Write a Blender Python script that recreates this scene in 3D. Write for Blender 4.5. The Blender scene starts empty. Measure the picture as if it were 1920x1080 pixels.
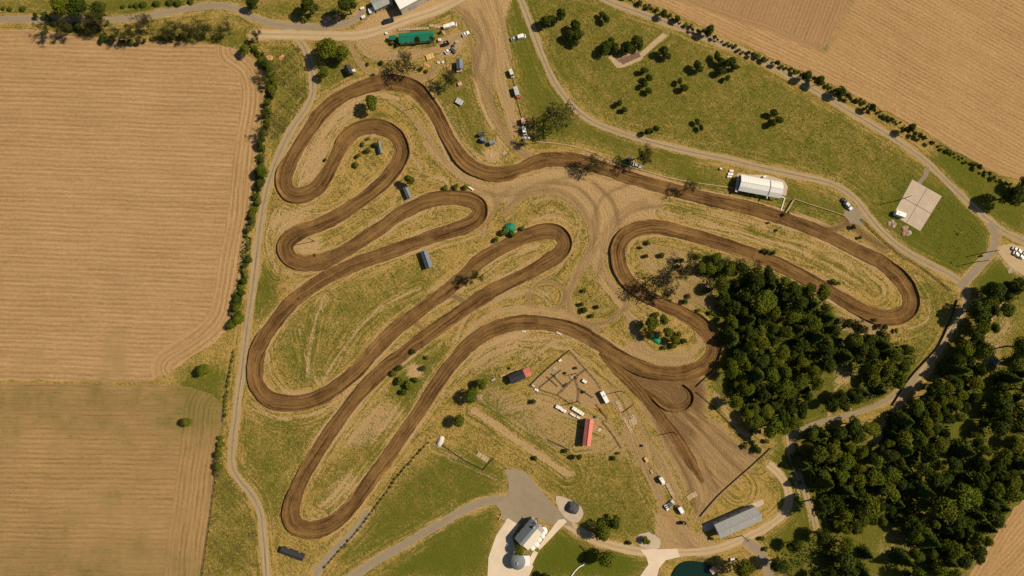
import bpy, math, random
import numpy as np
from mathutils import Vector, Matrix
from mathutils.geometry import delaunay_2d_cdt

random.seed(7)
rng = np.random.default_rng(11)
SC = bpy.context.scene
R = math.radians

# ------------------------------------------------------------------ camera, light, exposure
CAM_H, TILT, SCALE = 290.0, R(4.0), 0.25            # metres up, tilt off the vertical, metres per photo pixel
FPX = (CAM_H / math.cos(TILT)) / SCALE
CAM_Y = -CAM_H * math.tan(TILT)
cam_d = bpy.data.cameras.new('camera')
cam = bpy.data.objects.new('camera', cam_d)
SC.collection.objects.link(cam)
cam.location = (0, CAM_Y, CAM_H)
cam.rotation_euler = (TILT, 0, 0)
cam_d.sensor_width = 36
cam_d.lens = 18 * FPX / 960
cam_d.clip_start = 1
cam_d.clip_end = 9000
SC.camera = cam

SUN_DIR = Vector((0.975, 0.22, 0)).normalized() * math.cos(R(46)) + Vector((0, 0, math.sin(R(46))))
sun_d = bpy.data.lights.new('sun', 'SUN')
sun_d.energy = 5.0
sun_d.angle = R(0.5)
sun_d.color = (1.0, 0.87, 0.66)
sun = bpy.data.objects.new('sun', sun_d)
sun.rotation_euler = SUN_DIR.to_track_quat('Z', 'Y').to_euler()
SC.collection.objects.link(sun)
w = bpy.data.worlds.new('World'); SC.world = w; w.use_nodes = True
wn = w.node_tree; bg = wn.nodes['Background']
sky = wn.nodes.new('ShaderNodeTexSky'); sky.sky_type = 'NISHITA'; sky.sun_disc = False
sky.sun_elevation = R(46); sky.sun_rotation = math.atan2(SUN_DIR.x, SUN_DIR.y)
wn.links.new(sky.outputs[0], bg.inputs[0]); bg.inputs[1].default_value = 0.05
SC.view_settings.view_transform = 'Standard'; SC.view_settings.look = 'None'
SC.view_settings.exposure = 0.0; SC.view_settings.gamma = 1.0
SC.render.engine = 'CYCLES'
SC.cycles.max_bounces = 4; SC.cycles.diffuse_bounces = 2; SC.cycles.transparent_max_bounces = 4

def P(px, py, z=0.0):
    """photo coordinate (1920 x 1080) -> world x, y on the level at height z"""
    px = np.asarray(px, float); py = np.asarray(py, float)
    u = (px - 960) / FPX; v = (540 - py) / FPX
    dy = math.sin(TILT) + v * math.cos(TILT); dz = -math.cos(TILT) + v * math.sin(TILT)
    k = (CAM_H - z) / -dz
    return k * u, CAM_Y + k * dy
def PT(px, py, z=0.0):
    x, y = P(px, py, z); return Vector((float(x), float(y), 0))
def PL(pts): 
    a = np.array(pts, float); x, y = P(a[:, 0], a[:, 1]); return np.stack([x, y], 1)

# ------------------------------------------------------------------ node helpers
class MT:
    def __init__(s, name, rough=0.95, spec=0.15):
        s.m = bpy.data.materials.new(name); s.m.use_nodes = True; s.nt = s.m.node_tree
        s.b = s.nt.nodes['Principled BSDF']; s.b.inputs['Roughness'].default_value = rough
        s.b.inputs['Specular IOR Level'].default_value = spec
    def n(s, t, **k):
        x = s.nt.nodes.new(t)
        for a, v in k.items(): setattr(x, a, v)
        return x
    def put(s, sock, v):
        if isinstance(v, bpy.types.NodeSocket): s.nt.links.new(v, sock)
        elif v is not None:
            if sock.type == 'RGBA' and len(v) == 3: v = (*v, 1)
            sock.default_value = v
    def pos(s): return s.n('ShaderNodeNewGeometry').outputs['Position']
    def obj(s): return s.n('ShaderNodeTexCoord').outputs['Object']
    def rnd(s): return s.n('ShaderNodeObjectInfo').outputs['Random']
    def attr(s, name): return s.n('ShaderNodeAttribute', attribute_name=name).outputs
    def sep(s, v):
        x = s.n('ShaderNodeSeparateXYZ'); s.put(x.inputs[0], v); return x.outputs
    def comb(s, a, b, c=0.0):
        x = s.n('ShaderNodeCombineXYZ'); s.put(x.inputs[0], a); s.put(x.inputs[1], b); s.put(x.inputs[2], c); return x.outputs[0]
    def ma(s, op, a, b=None, c=None, clamp=False):
        x = s.n('ShaderNodeMath', operation=op, use_clamp=clamp)
        s.put(x.inputs[0], a); s.put(x.inputs[1], b)
        if c is not None: s.put(x.inputs[2], c)
        return x.outputs[0]
    def noise(s, vec, scale, detail=3.0, rough=0.55, dist=0.0, gain=None):
        x = s.n('ShaderNodeTexNoise'); s.put(x.inputs['Vector'], vec); x.inputs['Scale'].default_value = scale
        x.inputs['Detail'].default_value = detail; x.inputs['Roughness'].default_value = rough; x.inputs['Distortion'].default_value = dist
        o = x.outputs['Fac']
        if gain: o = s.ma('MULTIPLY_ADD', o, gain, 0.5 - gain * 0.5, clamp=True)
        return o
    def noise_s(s, vec, scale, detail=3.0, rough=0.55, dist=0.0, gain=1.0):   # centred on 0
        return s.ma('MULTIPLY_ADD', s.noise(vec, scale, detail, rough, dist), gain, -0.5 * gain)
    def mix(s, f, a, b, bt='MIX'):
        x = s.n('ShaderNodeMix', data_type='RGBA', blend_type=bt)
        s.put(x.inputs[0], f); s.put(x.inputs[6], a); s.put(x.inputs[7], b); return x.outputs[2]
    def step(s, v, lo, hi):
        x = s.n('ShaderNodeMapRange', interpolation_type='SMOOTHSTEP'); s.put(x.inputs[0], v)
        x.inputs[1].default_value = lo; x.inputs[2].default_value = hi; return x.outputs[0]
    def color(s, c): s.put(s.b.inputs['Base Color'], c)
    def bump(s, h, strength=0.5, dist=0.2):
        x = s.n('ShaderNodeBump'); s.put(x.inputs['Height'], h); x.inputs['Strength'].default_value = strength
        x.inputs['Distance'].default_value = dist; s.nt.links.new(x.outputs[0], s.b.inputs['Normal'])

def simple(name, col, rough=0.7, var=0.25, sc=1.2, spec=0.3, metal=0.0):
    m = MT(name, rough, spec); o = m.obj()
    f = m.noise(o, sc, 4, 0.6, gain=2.2)
    m.color(m.mix(f, tuple(c * (1 - var) for c in col), tuple(min(1, c * (1 + var * .7)) for c in col)))
    m.b.inputs['Metallic'].default_value = metal
    return m.m
def corrugated(name, col, freq=2.2, axis=0, rough=0.5, var=.24, amp=.25):
    m = MT(name, rough, 0.3); o = m.obj(); s = m.sep(o)
    wv = m.ma('SINE', m.ma('MULTIPLY', s[axis], freq * 6.283))
    st = m.noise(m.comb(m.ma('MULTIPLY', s[axis], 3.0), m.ma('MULTIPLY', s[1 - axis], .35)), 1.0, 4, gain=2.5)
    c = m.mix(st, tuple(c * (1 - var) for c in col), tuple(min(1, c * (1 + var)) for c in col))
    m.color(c); m.bump(wv, amp, 0.06)
    return m.m

# colour constants (albedo)
STRAW = (0.415, 0.268, 0.084); SOIL = (0.385, 0.236, 0.094); BROWN = (0.138, 0.074, 0.027)
OLIVE = (0.150, 0.128, 0.022); LUSH = (0.098, 0.113, 0.011); DARKG = (0.034, 0.034, 0.007)

def mat_ground():
    m = MT('ground_cover', 1.0, 0.05)
    a = m.attr('paint'); rgb = m.sep(a['Vector']); lush, dry, soil = rgb[0], rgb[1], rgb[2]
    brown = a['Alpha']
    fl = m.sep(m.attr('flow')['Vector'])
    p = m.pos()
    warp = m.n('ShaderNodeVectorMath', operation='ADD')
    nn = m.n('ShaderNodeTexNoise'); nn.inputs['Scale'].default_value = 0.12; m.put(nn.inputs['Vector'], p)
    sc_ = m.n('ShaderNodeVectorMath', operation='SCALE'); m.put(sc_.inputs[0], nn.outputs['Color']); sc_.inputs['Scale'].default_value = 5
    m.put(warp.inputs[0], p); m.put(warp.inputs[1], sc_.outputs[0]); pw = warp.outputs[0]
    big = m.noise_s(p, 0.035, 4, 0.6, gain=1.6)
    med = m.noise_s(pw, 0.22, 5, 0.65, 0.6, gain=2.6)
    fine = m.noise_s(pw, 0.9, 4, 0.7, 0.8, gain=2.8)
    micro = m.noise_s(p, 1.35, 3, 0.75, gain=3.6)
    streak = m.noise_s(m.comb(m.ma('MULTIPLY', fl[0], 0.9), m.ma('MULTIPLY', fl[1], 0.055)), 1.0, 5, 0.65, 0.35, gain=3.4)
    streak = m.ma('MULTIPLY', streak, fl[2])
    sp = m.sep(pw)
    wisp = m.noise_s(m.comb(m.ma('MULTIPLY', m.ma('ADD', sp[0], sp[1]), 0.75), m.ma('MULTIPLY', m.ma('SUBTRACT', sp[1], sp[0]), 0.10)), 1.0, 4, 0.7, 1.2, gain=2.4)
    tex = m.ma('ADD', m.ma('ADD', m.ma('MULTIPLY', med, .40), m.ma('MULTIPLY', fine, .62)), m.ma('ADD', m.ma('MULTIPLY', micro, .62), m.ma('MULTIPLY', big, .4)))
    tex2 = m.ma('ADD', tex, m.ma('ADD', m.ma('MULTIPLY', wisp, .45), m.ma('MULTIPLY', streak, .95)))
    amp = m.ma('MULTIPLY_ADD', lush, -.65, 1.08)
    dryf = m.ma('MULTIPLY_ADD', tex2, amp, dry, clamp=True)
    lushf = m.ma('MULTIPLY_ADD', m.ma('ADD', med, m.ma('MULTIPLY', fine, .5)), -.45, lush, clamp=True)
    grass = m.mix(lushf, OLIVE, LUSH)
    grass = m.mix(m.step(tex, 0.10, 0.75), grass, m.mix(.5, grass, DARKG))
    c = m.mix(m.step(dryf, .10, 1.0), grass, STRAW)
    soilf = m.step(m.ma('MULTIPLY_ADD', m.ma('ADD', tex, m.ma('MULTIPLY', streak, 1.3)), .42, soil), .28, .66)
    bf = m.ma('MULTIPLY_ADD', m.ma('ADD', m.ma('MULTIPLY', streak, 1.5), m.ma('MULTIPLY', tex, .55)), .70, m.ma('ADD', brown, .08), clamp=True)
    sc = m.mix(bf, SOIL, BROWN)
    sc = m.mix(m.ma('MULTIPLY', m.ma('MULTIPLY_ADD', m.ma('ADD', streak, micro), .45, .38, clamp=True), m.ma('MULTIPLY_ADD', brown, -.75, 1.0, clamp=True)), sc, m.mix(.6, sc, (0.72, 0.54, 0.31)), )
    c = m.mix(soilf, c, sc)
    m.color(c)
    m.bump(m.ma('ADD', m.ma('ADD', med, fine), m.ma('ADD', micro, streak)), 0.55, 0.30)
    return m.m

def mat_track():
    m = MT('track_dirt', 0.95, 0.1)
    u = m.sep(m.attr('uvt')['Vector'])    # x: across in metres, y: along in metres, z: 0..1 edge weight
    p = m.pos()
    wob = m.noise_s(p, .10, 2, gain=2.2)
    ax = m.ma('ADD', u[0], wob)
    s1 = m.noise_s(m.comb(m.ma('MULTIPLY', ax, 1.35), m.ma('MULTIPLY', u[1], .030)), 1.0, 5, .65, .3, gain=4.2)
    s2 = m.noise_s(m.comb(m.ma('MULTIPLY', ax, .5), m.ma('MULTIPLY', u[1], .03)), 1.0, 3, .6, gain=2.6)
    pat = m.noise_s(p, .11, 5, .7, .8, gain=3.4)
    fine = m.noise_s(p, 1.3, 4, .75, .5, gain=3.2)
    t = m.ma('ADD', m.ma('ADD', m.ma('MULTIPLY', s1, .55), m.ma('MULTIPLY', s2, .5)), m.ma('ADD', m.ma('MULTIPLY', fine, .32), m.ma('MULTIPLY', pat, .42)))
    f = m.ma('MULTIPLY_ADD', t, .85, .42, clamp=True)
    c = m.mix(f, (0.062, 0.031, 0.0105), (0.292, 0.163, 0.056))
    c = m.mix(m.step(m.ma('MULTIPLY_ADD', t, .55, u[2]), .45, 1.0), c, (0.42, 0.265, 0.112))
    gr = m.noise(p, .30, 5, .7, gain=3.0)
    m.color(c)
    m.bump(m.ma('ADD', m.ma('MULTIPLY', s1, 1.2), m.ma('MULTIPLY', fine, .5)), .6, .22)
    return m.m

def mat_road(name, c0, c1, mid, edge):
    m = MT(name, 0.95, 0.15)
    u = m.sep(m.attr('uvt')['Vector']); p = m.pos()       # x in -1..1 across, y metres along
    t = m.noise_s(p, .5, 5, .65, gain=2.2); s1 = m.noise_s(m.comb(m.ma('MULTIPLY', u[0], 3.0), m.ma('MULTIPLY', u[1], .03)), 1.0, 4, gain=2.5)
    big = m.noise_s(p, .05, 3, gain=2.4)
    c = m.mix(m.ma('MULTIPLY_ADD', m.ma('ADD', m.ma('ADD', t, s1), big), .4, .5, clamp=True), c0, c1)
    au = m.ma('ABSOLUTE', u[0])
    cen = m.ma('SUBTRACT', 1.0, m.step(m.ma('MULTIPLY_ADD', t, .12, au), .08, .34))
    c = m.mix(m.ma('MULTIPLY', cen, m.ma('MULTIPLY_ADD', big, .5, .75, clamp=True)), c, mid)
    c = m.mix(m.step(m.ma('MULTIPLY_ADD', t, .55, au), .62, 1.05), c, edge)
    pt = m.noise(p, .16, 5, .7, 1.0, gain=4.0); c = m.mix(m.ma('MULTIPLY', pt, .40), c, edge)
    m.color(c); m.bump(t, .3, .1)
    return m.m

def mat_field(name, dark, light, green, freq=.45, amp=1.0):
    m = MT(name, 1.0, 0.05)
    r = m.sep(m.attr('rows')['Vector']); h = m.sep(m.attr('head')['Vector']); p = m.pos()
    wob = m.noise_s(p, .05, 3, gain=1.6)
    wob2 = m.noise_s(p, .5, 3, gain=.7)
    def rows(x, y):
        xx = m.ma('ADD', x, m.ma('ADD', wob, wob2))
        n1 = m.noise_s(m.comb(m.ma('MULTIPLY', xx, 1.15), m.ma('MULTIPLY', y, .040)), 1.0, 6, .78, .35, gain=4.0)
        n2 = m.noise_s(m.comb(m.ma('MULTIPLY', xx, .22), m.ma('MULTIPLY', y, .008)), 1.0, 2, .5, gain=.9)
        sn = m.ma('MULTIPLY', m.ma('SINE', m.ma('MULTIPLY', xx, freq * 6.283)), m.ma('MULTIPLY_ADD', wob, .25, .38))
        return m.ma('ADD', m.ma('ADD', n1, n2), sn)
    ra = rows(r[0], r[1]); rb = rows(h[0], h[1])
    wgt = m.step(m.ma('MULTIPLY_ADD', m.noise_s(p, .25, 3, gain=2.0), .18, r[2]), .40, .60)
    d = m.ma('SUBTRACT', rb, ra); st = m.ma('MULTIPLY_ADD', d, wgt, ra)
    fine = m.noise_s(p, .75, 5, .85, .8, gain=4.2); big = m.noise_s(p, .022, 5, .65, 1.0, gain=3.4)
    t = m.ma('ADD', m.ma('MULTIPLY', st, .62 * amp), m.ma('ADD', m.ma('MULTIPLY', fine, .58), m.ma('MULTIPLY', big, .20)))
    c = m.mix(m.ma('MULTIPLY_ADD', t, .62, .5, clamp=True), dark, light)
    gm = m.noise_s(p, .09, 5, .65, .5, gain=3.0)
    gf = m.step(m.ma('ADD', m.ma('MULTIPLY', m.ma('ADD', gm, m.ma('MULTIPLY', m.ma('ADD', fine, st), .9)), .50), h[2]), .10, 1.15)
    c = m.mix(gf, c, green)
    m.color(c); m.bump(m.ma('ADD', st, m.ma('MULTIPLY', fine, .8)), .55, .22)
    return m.m

def mat_leaf(name, c0, c1, c2, sp=.5):
    m = MT(name, .9, .05); p = m.obj()
    f = m.noise(p, sp, 3, .6, gain=2.4); g = m.noise(p, 2.5, 2, .6, gain=2.2)
    c = m.mix(f, c0, c1); c = m.mix(m.ma('MULTIPLY', m.rnd(), .9), c, c2)
    c = m.mix(m.ma('MULTIPLY', g, .35), c, c1)
    m.color(c)
    return m.m

M = {}
M['ground'] = mat_ground(); M['track'] = mat_track()
M['gravel'] = mat_road('gravel_lane', (0.25, .185, .112), (0.43, .335, .215), (0.165, .125, .062), (0.36, .255, .125))
M['gravelgrey'] = mat_road('grey_gravel', (0.20, .158, .108), (0.32, .255, .18), (0.25, .195, .135), (0.30, .23, .13))
M['tan_lane'] = mat_road('tan_lane', (0.38, .27, .155), (0.54, .41, .25), (0.34, .24, .14), (0.40, .28, .14))
M['field'] = mat_field('ploughed_tan', (0.265, .152, .062), (0.515, .335, .162), (0.20, .17, .05))
M['field2'] = mat_field('stubble', (0.230, .138, .053), (0.455, .290, .128), (0.160, .138, .032), .45, 1.35)
M['field3'] = mat_field('pale_stubble', (0.265, .152, .062), (0.53, .335, .155), (0.2, .17, .05), .55, .8)
M['field4'] = mat_field('close_rows', (0.27, .152, .068), (0.42, .265, .130), (0.2, .17, .05), .55, .8)
M['leaf'] = mat_leaf('leaf_green', (.046, .068, .006), (.125, .150, .013), (.095, .098, .012))
M['leafbright'] = mat_leaf('leaf_spring', (.060, .088, .006), (.160, .175, .014), (.110, .110, .012))
M['leafdark'] = mat_leaf('leaf_dark', (.026, .042, .006), (.072, .096, .012), (.048, .060, .009))
M['leafdry'] = mat_leaf('leaf_olive', (.10, .085, .022), (.20, .155, .045), (.13, .12, .03))
M['leafdusk'] = mat_leaf('leaf_dusk', (.034, .034, .009), (.085, .080, .020), (.055, .056, .013))
M['bark'] = simple('bark', (.055, .038, .024), .9)
M['barkbare'] = simple('bark_bare', (.060, .044, .028), .9)
M['white'] = simple('white_paint', (.80, .78, .74), .4, .06)
M['offwhite'] = simple('weathered_white', (.62, .58, .50), .6, .15)
M['black'] = simple('black_paint', (.018, .019, .022), .35, .2)
M['darkgrey'] = simple('dark_grey', (.07, .072, .08), .6, .3)
M['greyroof'] = corrugated('grey_sheet_roof', (.30, .30, .29), 2.0)
M['whiteroof'] = corrugated('white_sheet_roof', (.74, .74, .71), 1.0, rough=.45, var=.06)
M['greenroof'] = corrugated('green_sheet_roof', (.012, .175, .105), 1.4, rough=.5, var=.2)
M['redroof'] = corrugated('red_sheet_roof', (.58, .175, .125), 1.5, rough=.6)
M['darkroof'] = corrugated('charcoal_roof', (.030, .030, .034), 1.5, rough=.6)
M['blueroof'] = corrugated('slate_blue_roof', (.13, .16, .20), 1.5, rough=.6, var=.35)
M['slate'] = corrugated('slate_roof', (.16, .18, .19), 1.2, rough=.7, var=.3)
M['cream'] = simple('cream_roof', (.66, .58, .47), .6, .08)
M['wall'] = simple('wall_boards', (.42, .40, .36), .8, .15)
M['wood'] = simple('wood', (.30, .20, .11), .85, .3)
M['palewood'] = simple('pale_wood', (.44, .31, .18), .85, .3)
M['darkwood'] = simple('dark_wood', (.060, .042, .024), .9, .3)
M['glass'] = simple('glass', (.03, .04, .05), .12, .1, spec=.6)
M['rubber'] = simple('rubber', (.02, .02, .02), .8)
M['concrete'] = simple('concrete', (.47, .375, .28), .9, .14, .25)
M['paving'] = simple('pale_paving', (.64, .52, .39), .9, .10, .18)
M['pinkstone'] = simple('pink_rubble', (.36, .21, .15), .9, .45, 1.5)
M['stone'] = simple('grey_stone', (.40, .35, .29), .9, .35, 1.5)
M['orange'] = simple('orange_timber', (.52, .27, .12), .8, .3)
M['red'] = simple('red_paint', (.55, .08, .06), .5)
M['blue'] = simple('blue_paint', (.09, .16, .25), .4, .25)
M['silver'] = simple('silver_paint', (.45, .46, .47), .35, .1)
M['green'] = simple('green_tarp', (.02, .30, .10), .6, .3)
M['teal'] = simple('teal_tarp', (.01, .20, .12), .6, .3)
M['yellow'] = simple('yellow_paint', (.60, .42, .16), .6, .2)
M['pink'] = simple('faded_pink', (.62, .36, .32), .7, .2)
mw = MT('pond_water', .08, .5); mw.color((.006, .024, .016)); mw.bump(mw.noise(mw.pos(), 1.5, 3), .05, .05); M['water'] = mw.m

# ------------------------------------------------------------------ mesh + tagging helpers
COL = SC.collection
def tag(o, label=None, cat=None, group=None, kind=None):
    if label: o['label'] = label
    if cat: o['category'] = cat
    if group: o['group'] = group
    if kind: o['kind'] = kind
    return o
def empty(name, loc, rz, label, cat, group=None):
    o = bpy.data.objects.new(name, None); COL.objects.link(o); o.empty_display_size = .5
    o.location = loc; o.rotation_euler = (0, 0, rz); return tag(o, label, cat, group)
class MB:
    def __init__(s): s.v = []; s.f = []
    def add(s, vs, fs):
        k = len(s.v); s.v += [tuple(v) for v in vs]; s.f += [tuple(i + k for i in f) for f in fs]; return s
    def box(s, x0, x1, y0, y1, z0, z1, tx=0, ty=0):      # tx, ty: top inset
        return s.add([(x0, y0, z0), (x1, y0, z0), (x1, y1, z0), (x0, y1, z0), (x0 + tx, y0 + ty, z1), (x1 - tx, y0 + ty, z1), (x1 - tx, y1 - ty, z1), (x0 + tx, y1 - ty, z1)],
                     [(0, 3, 2, 1), (4, 5, 6, 7), (0, 1, 5, 4), (1, 2, 6, 5), (2, 3, 7, 6), (3, 0, 4, 7)])
    def tube(s, a, b, r0, r1=None, n=6, cap=True):
        r1 = r0 if r1 is None else r1
        a = Vector(a); b = Vector(b); d = (b - a).normalized(); u = d.orthogonal().normalized(); w_ = d.cross(u)
        vs = [a + (u * math.cos(6.2832 * i / n) + w_ * math.sin(6.2832 * i / n)) * r0 for i in range(n)] + \
             [b + (u * math.cos(6.2832 * i / n) + w_ * math.sin(6.2832 * i / n)) * r1 for i in range(n)]
        fs = [(i, (i + 1) % n, n + (i + 1) % n, n + i) for i in range(n)]
        if cap: fs += [tuple(range(n))[::-1], tuple(range(n, 2 * n))]
        return s.add(vs, fs)
    def prism(s, prof, y0, y1, iny=0):     # profile of (x, z) swept along y
        n = len(prof)
        return s.add([(x, y0, z) for x, z in prof] + [(x, y1, z) for x, z in prof],
                     [tuple(range(n))] + [tuple(range(n, 2 * n))[::-1]] + [(i, n + i, n + (i + 1) % n, (i + 1) % n) for i in range(n)])
    def build(s, name, m, parent=None, smooth=False):
        me = bpy.data.meshes.new(name); me.from_pydata(s.v, [], s.f); me.update()
        me.materials.append(M[m] if isinstance(m, str) else m)
        if smooth: me.polygons.foreach_set('use_smooth', [True] * len(me.polygons))
        o = bpy.data.objects.new(name, me); COL.objects.link(o)
        if parent: o.parent = parent
        return o
def link(name, me, parent=None):
    o = bpy.data.objects.new(name, me); COL.objects.link(o); o.parent = parent; return o
def copy_tree(o, parent=None):
    c = o.copy(); COL.objects.link(c); c.parent = parent
    for ch in list(o.children): copy_tree(ch, c)
    return c
def np_mesh(name, V, F, m, smooth=True):
    me = bpy.data.meshes.new(name); V = np.asarray(V, np.float32); F = np.asarray(F, np.int32); n = F.shape[1]
    me.vertices.add(len(V)); me.vertices.foreach_set('co', V.ravel())
    me.loops.add(F.size); me.loops.foreach_set('vertex_index', F.ravel())
    me.polygons.add(len(F)); me.polygons.foreach_set('loop_start', np.arange(0, F.size, n, dtype=np.int32))
    me.polygons.foreach_set('loop_total', np.full(len(F), n, np.int32))
    me.polygons.foreach_set('use_smooth', np.full(len(F), smooth))
    me.update(calc_edges=True); me.materials.append(M[m] if isinstance(m, str) else m); return me
def vattr(me, name, A, typ='FLOAT_VECTOR'):
    a = me.attributes.new(name, typ, 'POINT'); a.data.foreach_set('color' if typ == 'FLOAT_COLOR' else 'vector', np.asarray(A, np.float32).ravel())

def catmull(P_, step=1.0, closed=False):
    P_ = np.asarray(P_, float); n = len(P_); out = []
    rngi = range(n if closed else n - 1)
    for i in rngi:
        g = lambda k: P_[k % n] if closed else P_[min(max(k, 0), n - 1)]
        p0, p1, p2, p3 = g(i - 1), g(i), g(i + 1), g(i + 2)
        k = max(2, int(np.linalg.norm(p2 - p1) / step))
        t = np.linspace(0, 1, k, endpoint=False)[:, None]
        out.append(.5 * ((2 * p1) + (-p0 + p2) * t + (2 * p0 - 5 * p1 + 4 * p2 - p3) * t * t + (-p0 + 3 * p1 - 3 * p2 + p3) * t ** 3))
    if not closed: out.append(P_[-1:])
    C = np.concatenate(out)
    # even spacing
    Q = np.concatenate([C, C[:1]]) if closed else C
    d = np.r_[0, np.cumsum(np.linalg.norm(np.diff(Q, axis=0), axis=1))]
    k = max(2, int(d[-1] / step)); s = np.linspace(0, d[-1], k + 1)
    if closed: s = s[:-1]
    return np.stack([np.interp(s, d, Q[:, 0]), np.interp(s, d, Q[:, 1])], 1), s

def n1(s, seed, sc):      # smooth 1-D noise
    r = np.random.default_rng(seed); k = int(np.max(s) / sc) + 3; t = r.uniform(-1, 1, k + 2); x = s / sc; i = x.astype(int); f = x - i; f = f * f * (3 - 2 * f)
    return t[i] * (1 - f) + t[i + 1] * f

# ------------------------------------------------------------------ the lines of the place (photo coordinates)
TRACK = [(1005,604),(960,606),(920,620),(885,643),(860,668),(830,705),(800,750),(770,795),(735,845),(700,893),(668,938),(640,968),(607,989),(577,993),(553,982),(546,962),(551,935),(570,890),(600,840),(630,795),(665,750),(700,710),(745,672),(790,637),(840,603),(880,573),(920,548),(970,522),(1020,495),(1050,474),(1059,455),(1047,437),(1022,434),(985,444),(940,465),(900,490),(870,518),(835,548),(790,580),(745,615),(705,655),(675,690),(640,720),(600,745),(550,757),(510,750),(485,725),(478,690),(487,650),(510,612),(545,570),(580,541),(620,517),(670,494),(720,477),(770,458),(820,441),(870,426),(896,409),(900,390),(882,376),(840,371),(800,378),(750,402),(710,430),(670,456),(640,474),(605,490),(572,494),(546,486),(535,468),(541,450),(565,434),(600,420),(640,401),(690,367),(725,337),(750,302),(754,276),(741,251),(715,239),(690,239),(660,250),(640,275),(622,310),(602,345),(577,363),(550,366),(534,350),(535,325),(555,285),(580,245),(610,205),(650,177),(700,158),(740,155),(778,167),(805,195),(825,230),(845,267),(870,302),(900,321),(940,327),(975,317),(1010,303),(1050,299),(1090,303),(1130,315),(1180,333),(1240,350),(1300,366),(1360,380),(1420,394),(1480,413),(1540,436),(1600,466),(1650,492),(1690,525),(1708,558),(1700,585),(1668,596),(1630,588),(1580,562),(1530,532),(1470,501),(1410,476),(1350,456),(1290,438),(1240,427),(1200,429),(1170,445),(1158,472),(1166,510),(1192,541),(1232,565),(1280,588),(1315,610),(1335,640),(1335,665),(1315,688),(1280,700),(1230,698),(1190,685),(1150,660),(1105,633),(1060,613)]
START = [(1318,905),(1292,860),(1268,820),(1240,783),(1205,741),(1165,700),(1125,662)]
LOOP = [(1205,728),(1228,747),(1252,763),(1278,764),(1293,752),(1293,737),(1280,722)]
ROADS = [ # name, points, width px, material
 ('gravel_lane', [(500,1095),(497,1040),(493,1000),(488,960),(470,925),(447,897),(435,870),(436,830),(441,790),(447,740),(453,700),(460,640),(468,580),(476,520),(482,470),(488,420),(497,370),(511,320),(532,270),(552,235),(573,205),(586,175),(585,140),(579,110),(566,82),(548,66)], 13, 'gravel'),
 ('gravel_road', [(-60,38),(0,36),(60,36),(180,38),(260,33),(330,20),(400,11),(440,15),(475,33),(520,46),(590,51),(640,46),(668,34),(682,20)], 13, 'gravelgrey'),
 ('gravel_road', [(475,64),(560,65),(620,67),(670,66),(705,58),(760,38),(820,18),(880,-12),(900,-30)], 19, 'tan_lane'),
 ('gravel_lane', [(968,-20),(985,20),(1000,60),(1015,100),(1030,135),(1050,170),(1080,205),(1115,230),(1160,248),(1220,266),(1290,284),(1370,300),(1430,315),(1500,330),(1560,345),(1600,370),(1625,400),(1650,430),(1690,465),(1740,495),(1780,515),(1805,535),(1811,560),(1801,590),(1783,620),(1760,658),(1728,700),(1690,745),(1665,790),(1640,830)], 12, 'gravel'),
 ('gravel_lane', [(1090,-22),(1150,6),(1230,35),(1300,62),(1380,92),(1450,125),(1520,165),(1590,207),(1660,250),(1730,297),(1770,335),(1810,375),(1850,410),(1885,435),(1960,470)], 12, 'gravel'),
 ('gravel_lane', [(1855,418),(1866,440),(1861,468),(1840,495),(1815,522),(1800,540)], 15, 'gravelgrey'),
 ('asphalt_drive', [(635,1098),(700,1055),(760,1020),(820,985),(870,957),(910,941),(950,937),(985,945),(1020,955)], 15, 'gravelgrey'),
 ('gravel_drive', [(975,900),(1000,925),(1040,962),(1075,990),(1115,1012),(1160,1026),(1210,1036)], 16, 'tan_lane'),
 ('dirt_lane', [(585,1095),(600,1065),(628,1030),(660,1000),(690,960)], 13, 'gravelgrey'),
 ('forest_track', [(1480,826),(1500,808),(1545,790),(1600,776),(1650,757),(1690,731),(1722,700)], 8, 'gravelgrey'),
 ('gravel_lane', [(1480,815),(1483,850),(1495,885),(1507,915),(1520,950),(1530,990)], 11, 'gravel'),
 ('dirt_lane', [(1262,1036),(1330,1032),(1385,1014),(1440,987),(1475,955),(1478,920),(1462,890),(1440,870)], 15, 'tan_lane'),
 ('gravel_lane', [(1395,1012),(1425,1035),(1440,1065),(1448,1100)], 17, 'gravelgrey'),
]
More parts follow.
